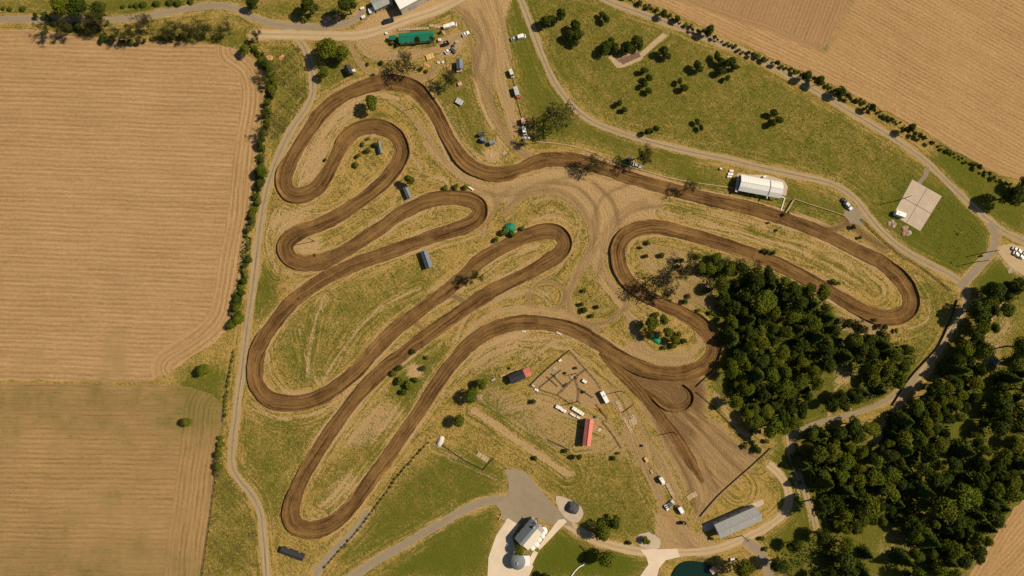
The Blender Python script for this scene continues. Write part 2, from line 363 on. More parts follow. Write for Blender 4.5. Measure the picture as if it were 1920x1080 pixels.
DIRT = [ # points, width px, soil, brown
 ([(655,82),(665,100),(677,122),(700,135),(742,142),(780,147),(805,142),(825,117)],9,.9,.35), ([(670,72),(675,88),(700,105),(730,110),(780,101),(830,90),(858,68)],12,.95,.15),
 ([(850,10),(880,40),(900,75),(893,125),(905,160),(925,212),(955,262),(985,290),(1012,302)],14,1,.42), ([(900,-10),(925,60),(935,130),(948,190),(965,240)],22,.9,.1),
 ([(920,0),(945,80),(958,140)],8,.7,.0), ([(875,20),(895,50),(915,110),(905,160)],6,.9,.4), ([(890,150),(905,200),(925,240)],9,.9,.0),
 ([(945,400),(975,370),(1010,358),(1050,362),(1085,385),(1105,420),(1110,455),(1095,490),(1075,525),(1066,560),(1070,595)],13,1,.42),
 ([(1145,425),(1122,465),(1115,500),(1130,530),(1155,560),(1175,588),(1195,603)],10,1,.12), ([(1230,372),(1170,395),(1130,440),(1095,500)],14,1,.25),
 ([(1003,535),(990,555),(1000,575),(1025,583),(1050,573),(1058,550),(1045,533),(1020,528),(1003,535)],6,.9,.6),
 ([(1080,598),(1110,607),(1140,602),(1168,583),(1178,570)],8,.9,.5), ([(1065,600),(1090,612),(1120,618)],10,1,.4), ([(860,665),(870,640),(900,600),(960,580),(1040,585),(1080,600)],11,.9,.1),
 ([(800,270),(830,303),(870,333),(905,350),(955,354),(1010,340)],13,1,.15), ([(955,350),(938,375),(917,402),(905,440)],9,.9,.3), ([(820,250),(850,310),(900,340)],8,.8,.1),
 ([(735,190),(760,207),(785,237),(810,268),(835,305)],8,.9,.25), ([(745,185),(700,178),(660,195),(620,235),(590,290)],9,.8,0),
 ([(888,770),(930,798),(980,832),(1030,865),(1065,890)],15,.80,.05), ([(1145,735),(1172,785),(1195,840),(1215,890),(1240,940),(1265,990),(1300,1030)],13,.95,.30),
 ([(1200,800),(1225,860),(1245,900)],6,.6,.2), ([(1500,420),(1560,430),(1590,415),(1600,400)],12,1,.9), ([(1590,415),(1625,445),(1660,465)],14,.9,.8),
 ([(787,540),(717,575),(675,612),(640,660),(620,690),(605,715)],6,.75,0), ([(610,560),(592,600),(582,660),(575,705)],9,.6,0), ([(575,705),(620,700),(640,670)],5,.6,0),
 ([(470,760),(500,777),(540,785),(590,775),(640,745),(690,700)],8,.65,0), ([(520,500),(560,515),(600,505)],7,.6,0), ([(830,700),(870,665),(930,640),(990,622)],10,.75,0), ([(830,740),(900,670),(960,640)],9,.6,0),
 ([(1175,595),(1200,640),(1260,680),(1310,650),(1310,620)],14,.75,.3), ([(1185,650),(1230,668),(1290,668)],22,.8,.3),
 ([(640,960),(600,975),(575,960)],4,.4,0), ([(925,450),(905,470),(880,480)],6,.5,0), ([(810,400),(840,345),(800,330),(770,320)],10,.55,0),
 ([(1010,660),(1040,640),(1080,640)],10,.5,.1), ([(955,760),(1010,750),(1080,780),(1140,810)],9,.55,0), ([(815,835),(870,860),(930,890)],5,.6,.2),
 ([(1440,850),(1480,880),(1500,930)],9,.4,0), ([(1555,795),(1560,740),(1590,710)],7,.7,0), ([(1860,600),(1880,570)],9,.7,0), ([(1700,620),(1740,600),(1738,560),(1715,520)],7,.5,0),
 ([(1250,66),(1225,85),(1205,100)],4,.75,0), ([(1560,640),(1640,625),(1700,612)],8,.5,.2),([(565,35),(600,38),(640,30)],4,.2,0),
 ([(1220,375),(1300,395),(1400,415),(1500,450),(1600,500),(1660,545)],11,.52,0), ([(1230,400),(1300,412),(1380,440),(1450,465)],8,.62,0),
 ([(1230,760),(1260,815),(1300,880),(1318,940)],4,1,.1),([(1250,770),(1300,830),(1350,900)],4,1,.2),([(1275,775),(1330,830),(1375,885)],4,1,.15),([(1295,772),(1350,815),(1405,860)],5,1,.2),([(1215,752),(1250,830),(1290,900),(1305,960)],5,1,.95),([(1262,780),(1310,850),(1345,915)],3,1,.95),([(1290,780),(1345,840),(1390,885)],3,1,.95),([(1310,780),(1370,830),(1425,860)],4,1,.9),
 ([(560,350),(575,300),(610,245),(650,210)],5,.95,0),([(500,620),(505,690),(540,735),(580,735)],5,.9,0),([(560,620),(580,690),(600,720)],4,.8,0),([(850,560),(800,585),(770,620)],6,.85,0),([(900,560),(960,540),(1000,530)],5,.8,.1),([(1240,395),(1320,420),(1440,450),(1540,490),(1620,540)],5,.85,0),([(1010,460),(960,480),(900,520)],5,.8,0),([(690,390),(640,395),(580,400),(530,385)],6,.8,0),([(820,400),(860,395),(880,405)],4,.6,0),([(690,470),(640,490),(610,500)],4,.6,0),([(840,200),(870,260),(900,300)],5,.7,0),([(500,375),(510,350),(505,320)],5,.6,0),
 ([(1110,340),(1150,380),(1160,430)],6,1,.6),([(1020,345),(1080,350),(1120,400),(1110,470)],6,1,.55),([(1240,385),(1180,400),(1140,450),(1120,520)],5,1,.5),([(900,362),(960,365),(1010,345),(1080,330)],5,1,.45),([(920,360),(930,390),(900,430)],4,.9,.5),([(1180,345),(1130,370),(1110,420)],4,1,.5),([(870,35),(885,90),(892,150)],4,1,.6),([(900,20),(925,90),(920,170),(945,240)],4,1,.5),([(850,15),(800,40),(740,60)],4,1,.4),([(930,0),(945,60),(955,110)],4,.9,.4),
 ([(835,548),(860,560),(880,573)],10,.9,.7),([(770,600),(790,615),(800,630)],9,.9,.7),([(1040,590),(1020,560),(990,545),(940,560),(880,590),(850,640)],7,.8,.2),([(1000,380),(1040,372),(1080,395),(1088,430),(1070,470),(1040,510),(1000,530)],6,.8,.3),([(1200,415),(1150,430),(1130,470),(1140,520),(1170,560),(1210,590)],8,.9,.3),([(700,300),(715,320),(690,345)],4,.5,0),([(770,290),(790,320),(760,350),(745,375)],7,.7,.1),([(520,395),(500,440),(505,480),(520,510)],7,.75,0),([(640,790),(600,850),(565,900)],5,.5,0),([(600,870),(570,930),(560,960)],4,.4,0),([(850,690),(800,760),(750,840),(700,910),(660,960)],6,.7,.1),([(1140,700),(1180,760),(1230,850),(1262,920),(1290,985)],7,.85,.3),([(1010,660),(980,690),(940,700)],6,.6,.1),([(1160,800),(1130,830),(1080,840)],5,.5,.1),([(1340,740),(1380,800),(1430,850)],10,.8,.2),
 ([(980,640),(1060,650),(1100,680),(1150,720)],6,.5,0), ([(735,1010),(690,1040)],3,.2,0)]
SOILP = [ # polygon, soil, brown
 ([(925,345),(1000,328),(1050,318),(1120,330),(1220,358),(1235,380),(1225,412),(1175,425),(1145,455),(1125,510),(1108,490),(1105,420),(1090,380),(1050,356),(1000,360),(960,385),(930,372)],1,.08),
 ([(1195,720),(1240,770),(1290,772),(1340,790),(1400,840),(1440,852),(1400,885),(1350,930),(1318,968),(1303,985),(1303,940),(1270,885),(1240,825),(1205,770)],1,.52),
 ([(1170,690),(1215,690),(1300,690),(1325,725),(1318,800),(1275,860),(1240,790),(1190,735)],1,1.0),
 ([(665,50),(700,25),(745,15),(860,-20),(965,-20),(945,40),(880,40),(850,20),(760,55),(690,100),(665,80)],1,.0), ([(860,-20),(945,-20),(952,60),(960,110),(940,170),(900,160),(885,120),(895,60),(850,30)],.72,.1),
 ([(820,75),(870,55),(875,90),(840,110),(815,105)],.85,.15), ([(690,65),(745,95),(820,88),(800,105),(700,108),(680,85)],.8,.15),
 ([(1225,955),(1290,985),(1320,1005),(1355,1025),(1340,1040),(1280,1045),(1215,1030),(1232,1010)],.9,.25),
 ([(555,345),(560,310),(590,250),(640,200),(680,178),(660,222),(625,255),(603,310),(585,345)],.62,0), ([(505,385),(520,395),(600,380),(560,420),(520,440),(500,430)],.60,.0),
 ([(557,455),(590,440),(612,455),(590,480),(565,480)],.7,0), ([(905,280),(925,275),(945,285),(940,303),(915,305)],.8,0), ([(757,690),(775,682),(797,690),(790,712),(765,712)],.85,0),
 ([(640,838),(672,790),(710,748),(757,762),(735,800),(700,838)],.50,.1), ([(585,955),(620,905),(660,870),(670,900),(630,955)],.42,0), ([(1000,545),(1020,535),(1040,545),(1035,560),(1010,562)],.6,0),
 ([(1150,105),(1200,92),(1203,112),(1165,126)],.9,.1), ([(910,265),(940,245),(955,270),(950,295),(915,300)],.55,0), ([(985,720),(1070,660),(1150,740),(1120,770),(1040,745)],.78,.3),([(890,690),(950,730),(1080,760),(1190,800),(1230,900),(1150,860),(1040,850),(900,760)],.44,.25),([(1195,820),(1215,820),(1235,860),(1215,870)],.8,.2),([(1225,880),(1240,870),(1262,905),(1248,915)],.8,.1),([(1240,830),(1252,826),(1275,870),(1262,880)],.7,.3),([(835,850),(940,890),(930,900),(830,860)],.6,.3),([(1200,450),(1300,470),(1345,505),(1350,590),(1300,580),(1235,545),(1195,500)],.5,.45),([(1560,590),(1640,600),(1660,640),(1600,640)],.6,.4),([(1000,735),(1060,755),(1150,790),(1190,860),(1150,840),(1080,790),(980,770)],.62,.2),([(880,620),(960,615),(1000,640),(930,690),(880,700)],.55,.2),([(1200,780),(1260,860),(1295,940),(1240,930),(1205,860)],.55,.2),
 ([(1870,472),(1930,455),(1930,520),(1890,505)],.9,.05), ([(1650,980),(1700,950),(1800,960),(1760,1040),(1700,1075),(1640,1050)],.35,0), ([(1560,690),(1610,690),(1600,720),(1560,735)],.6,.1),
 ([(1840,620),(1890,580),(1905,600),(1870,680),(1840,690)],.5,0), ([(955,620),(1050,625),(1060,650),(1010,690),(960,680),(940,650)],.35,0), ([(870,370),(900,350),(950,370),(930,400)],.6,.0),
 ([(1380,790),(1440,830),(1430,850),(1370,800),(1330,740)],.6,.1), ([(1200,470),(1290,470),(1330,520),(1260,540),(1210,520)],.35,.2),([(790,520),(900,480),(850,540)],.0,.0),
 ([(990,420),(1000,385),(1050,375),(1090,400),(1080,430),(1040,415)],.30,0), ([(900,530),(1000,480),(1040,465),(1010,500),(930,535)],.45,0), ([(880,590),(800,610),(760,650),(700,720),(750,650)],.35,0)]
LUSHP = [ # polygon, lush, dry
 ([(970,-30),(1100,-30),(1300,70),(1520,172),(1730,305),(1860,440),(1800,520),(1640,420),(1560,340),(1300,282),(1110,222),(1030,120)],.55,.30),
 ([(1640,410),(1700,330),(1780,350),(1860,440),(1850,480),(1805,520),(1700,460)],.80,.08), ([(1820,525),(1870,480),(1920,520),(1900,560),(1830,560)],.95,.02),
 ([(1730,300),(1770,260),(1930,370),(1930,450),(1880,430)],.75,.12), ([(945,-20),(985,-20),(1040,160),(1100,230),(1300,290),(1290,330),(1100,270),(1000,260),(975,180),(955,80)],.65,.15),
 ([(610,1060),(760,890),(860,830),(960,890),(940,930),(860,960),(680,1060)],.60,.18), ([(690,1085),(860,970),(950,945),(925,985),(912,1085)],.78,.08),
 ([(985,1085),(1000,1035),(1050,990),(1100,1020),(1190,1040),(1215,1050),(1190,1085)],1.0,.0), ([(1065,900),(1200,920),(1245,1000),(1230,1020),(1120,1005),(1075,980)],.5,.25),
 ([(1000,885),(1080,860),(1190,850),(1230,950),(1070,940)],.40,.36), ([(880,700),(930,690),(960,760),(1080,850),(1040,860),(900,770)],.45,.3),
 ([(1440,850),(1475,830),(1540,930),(1530,1000),(1480,980)],.95,.03), ([(1430,1010),(1490,990),(1520,1050),(1480,1070)],.95,.03),
 ([(0,0),(480,0),(480,30),(420,20),(300,15),(200,28),(0,30)],.55,.2), ([(200,0),(360,0),(330,15),(200,25)],.9,0), ([(0,42),(200,44),(480,50),(480,110),(440,88),(100,58),(0,54)],.6,.22),
 ([(480,0),(660,0),(650,40),(500,40)],.6,.25), ([(495,80),(560,85),(578,130),(575,190),(520,290),(490,330),(510,200)],.62,.3), ([(590,70),(660,80),(690,130),(600,180)],.6,.25),
 ([(450,780),(560,790),(640,760),(560,900),(530,1000),(500,960),(445,880)],.45,.32), ([(405,870),(430,870),(480,960),(488,1085),(380,1085),(395,960)],.42,.34), ([(482,480),(520,520),(500,600),(478,600)],.8,.1),
 ([(540,570),(640,520),(800,480),(850,520),(640,680),(600,720),(540,720),(520,650)],.36,.42), ([(520,620),(600,600),(590,700),(530,700)],.5,.3), ([(740,680),(830,640),(840,650),(770,790),(740,740)],.7,.15),
 ([(600,900),(680,800),(760,780),(660,960),(590,970)],.42,.35), ([(705,190),(780,240),(830,300),(760,230)],.6,.25), ([(1730,640),(1790,600),(1730,700),(1600,780),(1560,760)],.6,.25),
 ([(1290,300),(1390,340),(1470,340),(1600,380),(1590,420),(1480,400),(1300,355),(1190,320)],.62,.18), ([(1710,520),(1800,550),(1740,660),(1690,640),(1730,590)],.55,.3),
 ([(800,180),(860,110),(890,140),(930,250),(900,300),(860,280)],.55,.32), ([(1070,560),(1100,500),(1150,560),(1165,585),(1120,600)],.35,.4), ([(340,700),(430,680),(415,800),(340,790)],.7,.15),
 ([(1250,380),(1400,410),(1600,490),(1660,540),(1600,550),(1400,460),(1260,420)],.25,.50), ([(740,50),(820,45),(850,75),(800,85),(740,80)],.6,.15), ([(1300,475),(1400,485),(1540,540),(1600,640),(1720,650),(1720,700),(1500,830),(1340,740),(1300,560)],.55,.05),
 ([(1800,600),(1850,560),(1930,520),(1930,930),(1800,1085),(1450,1085),(1520,850),(1740,760)],.5,.05), ([(1750,600),(1930,560),(1930,700),(1830,700)],.5,.35)]
PONDC, PONDR = (1304, 1086), (44, 34)

# ------------------------------------------------------------------ ground: one sheet to the horizon
G = 0.55
xs = np.arange(-265, 265.01, G); ys = np.arange(-148, 160.01, G)
far = np.cumsum(3 * 1.35 ** np.arange(18))
X1 = np.r_[-265 - far[::-1], xs, xs[-1] + far]; Y1 = np.r_[-148 - far[::-1], ys, ys[-1] + far]
nf = len(far); nx, ny = len(xs), len(ys)
def rowcol(poly):
    i0 = max(0, int((poly[:, 0].min() - xs[0]) / G) - 1); i1 = min(nx, int((poly[:, 0].max() - xs[0]) / G) + 2)
    j0 = max(0, int((poly[:, 1].min() - ys[0]) / G) - 1); j1 = min(ny, int((poly[:, 1].max() - ys[0]) / G) + 2)
    return i0, i1, j0, j1
def inside(poly, gx, gy):
    r = np.zeros(gx.shape, bool); n = len(poly)
    for i in range(n):
        x0, y0 = poly[i]; x1, y1 = poly[(i + 1) % n]
        if y0 == y1: continue
        c = ((y0 > gy) != (y1 > gy)) & (gx < (x1 - x0) * (gy - y0) / (y1 - y0) + x0); r ^= c
    return r
def polymask(pts, blur=3):
    poly = PL(pts); m_ = np.zeros((ny, nx), np.float32); i0, i1, j0, j1 = rowcol(poly)
    if i1 <= i0 or j1 <= j0: return m_
    gx, gy = np.meshgrid(xs[i0:i1], ys[j0:j1]); m_[j0:j1, i0:i1] = inside(poly, gx, gy)
    for _ in range(2):
        for ax in (0, 1):
            c = np.cumsum(np.pad(m_, [(blur + 1, blur) if a == ax else (0, 0) for a in (0, 1)], 'edge'), axis=ax)
            k = 2 * blur + 1; m_ = (c[k:] - c[:-k]) / k if ax == 0 else (c[:, k:] - c[:, :-k]) / k
    return m_
def stamp(line, s, rad, D, S, C):
    """distance to a line, the way along it and the side, in a band round it"""
    ar = int(rad / G) + 2
    for k in range(len(line) - 1):
        a = line[k]; b = line[k + 1]; d = b - a; L2 = max(1e-9, d @ d)
        ci = int((a[0] - xs[0]) / G); cj = int((a[1] - ys[0]) / G)
        i0, i1, j0, j1 = max(0, ci - ar), min(nx, ci + ar + 1), max(0, cj - ar), min(ny, cj + ar + 1)
        if i1 <= i0 or j1 <= j0: continue
        gx = xs[i0:i1][None, :] - a[0]; gy = ys[j0:j1][:, None] - a[1]
        t = np.clip((gx * d[0] + gy * d[1]) / L2, 0, 1); dx = gx - t * d[0]; dy = gy - t * d[1]
        di = np.sqrt(dx * dx + dy * dy); cr = np.sign(d[0] * gy - d[1] * gx)
        sub = D[j0:j1, i0:i1]; w_ = di < sub
        sub[w_] = di[w_]; S[j0:j1, i0:i1][w_] = (s[k] + t * math.sqrt(L2))[w_]; C[j0:j1, i0:i1][w_] = (di * cr)[w_]
def field0(): return np.full((ny, nx), 999., np.float32), np.zeros((ny, nx), np.float32), np.zeros((ny, nx), np.float32)
lush = np.full((ny, nx), .12, np.float32); dry = np.full((ny, nx), .62, np.float32)
soil = np.zeros((ny, nx), np.float32); brown = np.zeros((ny, nx), np.float32)
for pts, l, d in LUSHP:
    k = polymask(pts, 6); lush = lush * (1 - k) + l * k; dry = dry * (1 - k) + d * k
for pts, so, br in SOILP:
    k = polymask(pts, 3); soil = np.maximum(soil, k * so); brown = brown * (1 - k) + br * k
tr_line, tr_s = catmull(PL(TRACK), 1.5, True); tr_c = np.vstack([tr_line, tr_line[:1]]); tr_cs = np.r_[tr_s, tr_s[-1] + 1.5]
D, S, C = field0(); stamp(tr_c, tr_cs, 16, D, S, C)
best = D - 3.4; FD, FS = C.copy(), S.copy()
fringe = np.exp(-np.clip(D - 3.0, 0, 99) / 1.6) * (D < 15)
dry = np.clip(dry + .38 * fringe, 0, 1); lush = np.clip(lush - .25 * fringe, 0, 1)
vr = np.interp(np.clip(S, 0, None), tr_s, .5 + .5 * n1(tr_s, 77, 14)); vs_ = np.interp(np.clip(S, 0, None), tr_s, .5 + .5 * n1(tr_s, 78, 22))
soil = np.maximum(soil, (.55 + .40 * vr) * np.exp(-np.clip(D - 3.3, 0, 99) / (.7 + .8 * vr)) * (D < 15))
soil += np.exp(-((D - 5.6 - 1.6 * vr) / .7) ** 2) * .42 * vs_ + np.exp(-((D - 8.5 - 2 * vs_) / .8) ** 2) * .30 * vr
off = 3000.
for pts, wpx, so, br in DIRT:
    br = min(1, br * 1.3 + .06) if so >= .85 and br > .05 else br
    ln, s = catmull(PL(pts), 1.5); D, S, C = field0(); hw = wpx * .125
    stamp(ln, s, hw + 9, D, S, C)
    k = 1 / (1 + np.exp(np.clip((D - hw * 1.0) / .45, -30, 30))); k[D > 900] = 0
    soil = np.maximum(soil, k * so); brown = brown * (1 - k) + br * k
    e = D - hw; u = e < best; best[u] = e[u]; FD[u] = C[u]; FS[u] = (S + off)[u]; off += 500
for pts, wpx, so, br in [([(1225,752),(1290,815),(1350,880),(1385,915)],60,0,0),([(1290,775),(1350,815),(1420,868)],40,0,0),([(1300,865),(1315,930),(1305,985)],14,0,0),
                         ([(930,350),(1010,335),(1110,345),(1225,370)],26,0,0),([(1110,360),(1140,400),(1135,460)],20,0,0),([(1250,395),(1400,432),(1550,485),(1640,545)],60,0,0)]:
    ln, s = catmull(PL(pts), 1.5); D, S, C = field0(); hw = wpx * .125; stamp(ln, s, hw + 3, D, S, C)
    e = D - hw - 1; u = e < best; best[u] = e[u]; FD[u] = C[u]; FS[u] = (S + off)[u]; off += 500
for nm, pts, wpx, mt in ROADS:        # worn verge either side of the lanes
    ln, s = catmull(PL(pts), 1.5); D, S, C = field0(); hw = wpx * .125; stamp(ln, s, hw + 6, D, S, C)
    k = np.exp(-np.clip(D - hw, 0, 99) / .8) * (D < 900); dry = np.clip(dry + .40 * k, 0, 1); soil = np.maximum(soil, .55 * k)
    e = D - hw; u = e < best; best[u] = e[u]; FD[u] = C[u]; FS[u] = (S + off)[u]; off += 500
FW = 1 / (1 + np.exp(np.clip((best - 5) / 1.5, -30, 30)))
NX, NY = len(X1), len(Y1)
gx, gy = np.meshgrid(X1, Y1)
# shallow dip for the pond
pc = PT(*PONDC); pr = (PONDR[0] * .25, PONDR[1] * .25)
q = np.sqrt(((gx - pc.x) / pr[0]) ** 2 + ((gy - pc.y) / pr[1]) ** 2)
gz = np.where(q < 1.25, -1.6 * (1 - np.clip((q - .85) / .4, 0, 1)), 0.)
V = np.stack([gx, gy, gz], -1).reshape(-1, 3)
idx = np.arange(NX * NY).reshape(NY, NX)
F = np.stack([idx[:-1, :-1], idx[:-1, 1:], idx[1:, 1:], idx[1:, :-1]], -1).reshape(-1, 4)
me = np_mesh('ground', V, F, 'ground')
def padf(a): return np.pad(a, nf, 'edge')
vattr(me, 'paint', np.stack([padf(lush), padf(dry), padf(soil), padf(brown)], -1), 'FLOAT_COLOR')
vattr(me, 'flow', np.stack([padf(FD), padf(FS), padf(FW)], -1))
tag(link('ground', me), kind='structure')

# ------------------------------------------------------------------ strips: track and roads
def curv(line, closed):
    d = (np.roll(line, -4, 0) - line) if closed else np.gradient(line, axis=0)
    a = np.unwrap(np.arctan2(d[:, 1], d[:, 0])); c = np.gradient(a)
    k = np.ones(15) / 15; return np.convolve(np.pad(c, 7, 'wrap' if closed else 'edge'), k, 'valid')
def track_strip(name, pts, wpx, closed, z, berm=.6, seed=3, label=None):
    line, s = catmull(PL(pts), .8, closed)
    if closed: t = np.roll(line, -1, 0) - np.roll(line, 1, 0)
    else: t = np.gradient(line, axis=0)
    t /= np.linalg.norm(t, axis=1)[:, None]; nrm = np.stack([-t[:, 1], t[:, 0]], 1)
    cv = curv(line, closed); n = len(line); hw = wpx * .125
    K = 25; u = np.linspace(-1, 1, K)
    jl = 1 + .09 * n1(s, seed, 11) + .05 * n1(s, seed + 1, 3) + .03 * n1(s, seed + 5, 1.2); jr = 1 + .09 * n1(s, seed + 2, 11) + .05 * n1(s, seed + 3, 3) + .03 * n1(s, seed + 6, 1.2)
    bend = np.clip(np.abs(cv) / .035, 0, 1); wide = 1 + .17 * bend
    V = np.zeros((n, K, 3)); A = np.zeros((n, K, 3))
    hump = np.clip(n1(s, seed + 9, 13), .1, 1) - .1
    for j, uu in enumerate(u):
        off_ = uu * hw * wide * np.where(uu < 0, jl, jr)
        tp = 1.0 if closed else np.clip(.25 + np.minimum(s, s[-1] - s) / 14, 0, 1)
        off_ = off_ * tp
        V[:, j, :2] = line + nrm * off_[:, None]
        outer = np.clip(-np.sign(uu) * np.sign(cv) * np.clip(np.abs(cv) / .02, 0, 1), 0, 1)   # outside of the bend
        e = abs(uu)
        rim = np.exp(-((e - .90) / .055) ** 2)
        hh = berm * (.30 * rim + outer * (.95 * rim + .75 * np.clip((e - .45) / .45, 0, 1) ** 2 * (e <= .92) + (e > .92) * .75 * np.clip((1 - e) / .08, 0, 1)))
        rut = sum(.07 * np.exp(-((uu - c0 - .05 * n1(s, seed + 20 + q_, 30)) / .035) ** 2) for q_, c0 in enumerate((-.45, -.15, .12, .4)))
        V[:, j, 2] = z + (hh + 1.7 * hump * berm * (1 - bend) * np.clip((.95 - e) / .25, 0, 1) - rut * (e < .8) + .06) * (1 - (e > .985))
        A[:, j, 0] = off_; A[:, j, 1] = s; A[:, j, 2] = np.clip((e - .84) / .16, 0, 1) ** 1.5 * .75
    rows = np.arange(n); nxt = (rows + 1) % n if closed else rows[1:]; cur = rows if closed else rows[:-1]
    F = [np.stack([cur * K + j, cur * K + j + 1, nxt * K + j + 1, nxt * K + j], 1) for j in range(K - 1)]
    me = np_mesh(name, V.reshape(-1, 3), np.concatenate(F), 'track'); vattr(me, 'uvt', A)
    return tag(link(name, me), kind='structure')
track_strip('motocross_track', TRACK, 26, True, .03)
track_strip('motocross_track', START, 20, False, .012, .6, 40)
track_strip('motocross_track', LOOP, 12, False, .02, .6, 60)
def road_strip(name, pts, wpx, mt, z, seed):
    line, s = catmull(PL(pts), 1.2); t = np.gradient(line, axis=0); t /= np.linalg.norm(t, axis=1)[:, None]; nrm = np.stack([-t[:, 1], t[:, 0]], 1)
    K = 7; V = np.zeros((len(line), K, 3)); A = np.zeros((len(line), K, 3)); hw = wpx * .125
    for j, uu in enumerate(np.linspace(-1, 1, K)):
        jit = 1 + (.13 * n1(s, seed + (uu > 0), 6) + .12 * n1(s, seed + 2 + (uu > 0), 1.8)) * (abs(uu) > .9)
        V[:, j, :2] = line + nrm * (uu * hw * jit)[:, None]; V[:, j, 2] = z; A[:, j, 0] = uu; A[:, j, 1] = s
    r = np.arange(len(line) - 1)
    F = [np.stack([r * K + j, r * K + j + 1, (r + 1) * K + j + 1, (r + 1) * K + j], 1) for j in range(K - 1)]
    me = np_mesh(name, V.reshape(-1, 3), np.concatenate(F), mt); vattr(me, 'uvt', A)
    return tag(link(name, me), kind='structure')
for i, (nm, pts, wpx, mt) in enumerate(ROADS): road_strip(nm, pts, wpx, mt, .012 + .004 * i, 100 + i * 7)

# ------------------------------------------------------------------ fields and flat areas
def cdt(poly, step, seed=1, jit=.35):
    n = len(poly); B = []
    for i in range(n):
        a, b = poly[i], poly[(i + 1) % n]; k = max(1, int(np.linalg.norm(b - a) / max(step, 1)))
        B += [a + (b - a) * t for t in np.linspace(0, 1, k, endpoint=False)]
    B = np.array(B); B += np.random.default_rng(seed).normal(0, jit, B.shape)
    x0, y0 = B.min(0); x1, y1 = B.max(0); gx, gy = np.meshgrid(np.arange(x0, x1, step), np.arange(y0, y1, step))
    k = inside(B, gx, gy); I = np.stack([gx[k], gy[k]], 1)
    pts = [Vector(p) for p in np.vstack([B, I])]
    r = delaunay_2d_cdt(pts, [], [list(range(len(B)))], 1, 1e-4)
    return np.array([tuple(v) for v in r[0]]), np.array(r[2]), B
def seg_dist(V, B, closed=True):
    D = np.full(len(V), 1e9); S = np.zeros(len(V)); acc = 0
    for i in range(len(B) - (0 if closed else 1)):
        a, b = B[i], B[(i + 1) % len(B)]; d = b - a; L2 = max(1e-9, d @ d); t = np.clip(((V - a) @ d) / L2, 0, 1)
        q_ = np.linalg.norm(V - a - t[:, None] * d, axis=1); u = q_ < D; D[u] = q_[u]; S[u] = (acc + t * math.sqrt(L2))[u]; acc += math.sqrt(L2)
    return D, S
def field(name, pts, ang, mt, z, head, hw, green=0., greens=(), seed=1, step=2.2, smooth=True):
    poly = PL(pts)
    if smooth: poly, _ = catmull(poly, 3.0, True)
    V2, F, B = cdt(poly, step, seed)
    a = R(ang); t = np.array([math.cos(a), math.sin(a)]); n = np.array([-t[1], t[0]])
    hl, hs = catmull(PL(head), 3.0); D, S = seg_dist(V2, hl, False)
    wgt = 1 / (1 + np.exp(np.clip((D - hw) / 1.0, -30, 30)))
    gr = np.full(len(V2), green)
    for gp, val in greens:
        g_ = PL(gp); k = np.where(inside(g_, V2[:, 0], V2[:, 1]), 1, -1) * seg_dist(V2, g_)[0]; k = 1 / (1 + np.exp(-np.clip(k / (3.0 if val > .3 and green > -.3 else .8), -30, 30))); gr = gr * (1 - k) + val * k
    me = np_mesh(name, np.c_[V2, np.full(len(V2), z)], F, mt)
    vattr(me, 'rows', np.stack([V2 @ n, V2 @ t, wgt], 1)); vattr(me, 'head', np.stack([D, S, gr], 1))
    return tag(link(name, me), kind='structure')
field('ploughed_field', [(-420,52),(0,55),(100,58),(130,68),(200,70),(300,76),(390,82),(440,90),(470,105),(487,130),(496,165),(494,200),(485,260),(478,320),(470,400),(460,470),(447,540),(437,590),(425,615),(405,640),(370,662),(330,690),(295,711),(240,716),(0,713),(-420,708)],
      -2.0, 'field', .10, [(446,92),(470,108),(486,132),(494,165),(492,200),(483,260),(476,320),(468,400),(456,470),(444,540),(434,590),(420,615),(400,640),(365,665),(325,690)], 10.5, -.4,
      [([(30,650),(85,650),(85,713),(25,713)],.28), ([(195,618),(245,612),(240,716),(182,716)],.32)], 1)
field('stubble_field', [(-420,716),(0,718),(240,721),(330,722),(385,735),(418,760),(414,820),(404,880),(397,950),(385,1020),(377,1100),(376,1240),(-420,1240)],
      -.5, 'field2', .09, [(412,770),(408,830),(400,890),(392,960),(380,1040),(374,1120)], 17, .16,
      [([(-100,718),(430,720),(430,800),(60,815),(-100,800)],.44), ([(-100,1015),(60,1010),(330,1020),(400,1060),(400,1240),(-100,1240)],.46), ([(330,720),(430,740),(430,830),(340,810)],.75), ([(50,800),(100,800),(55,1010),(10,1010)],-.1)], 2)
field('stubble_field', [(1175,-45),(1200,-4),(1262,23),(1330,56),(1440,105),(1510,137),(1600,178),(1700,230),(1790,283),(1870,328),(1935,352),(2300,560),(2400,-300),(1600,-300),(1180,-250)],
      -31, 'field3', .11, [(1200,0),(1262,26),(1330,58),(1440,108),(1510,140),(1600,183),(1700,235),(1790,288),(1870,333),(1935,357)], 9, -.4,
      [([(1530,98),(1548,100),(1570,72),(1605,0),(1650,-100),(1640,-100),(1590,0),(1562,62)],.9), ([(1605,0),(1680,0),(1640,90),(1560,130),(1560,90)],-.1)], 3)
field('ploughed_field', [(1200,-120),(1240,-22),(1290,8),(1345,28),(1440,60),(1500,85),(1532,97),(1545,90),(1562,62),(1590,5),(1640,-110),(1660,-180),(1200,-180)],
      67, 'field4', .13, [(1215,-40),(1290,8),(1345,28),(1440,60),(1500,85),(1535,97)], 3.5, -.4, (), 4)
field('stubble_field', [(1960,915),(1920,935),(1885,975),(1850,1030),(1822,1072),(1800,1120),(1900,1250),(2200,1200),(2200,900)],
      44, 'field3', .09, [(1925,930),(1885,975),(1850,1030),(1815,1085)], 6, -.3, (), 5)
SHEETS = []
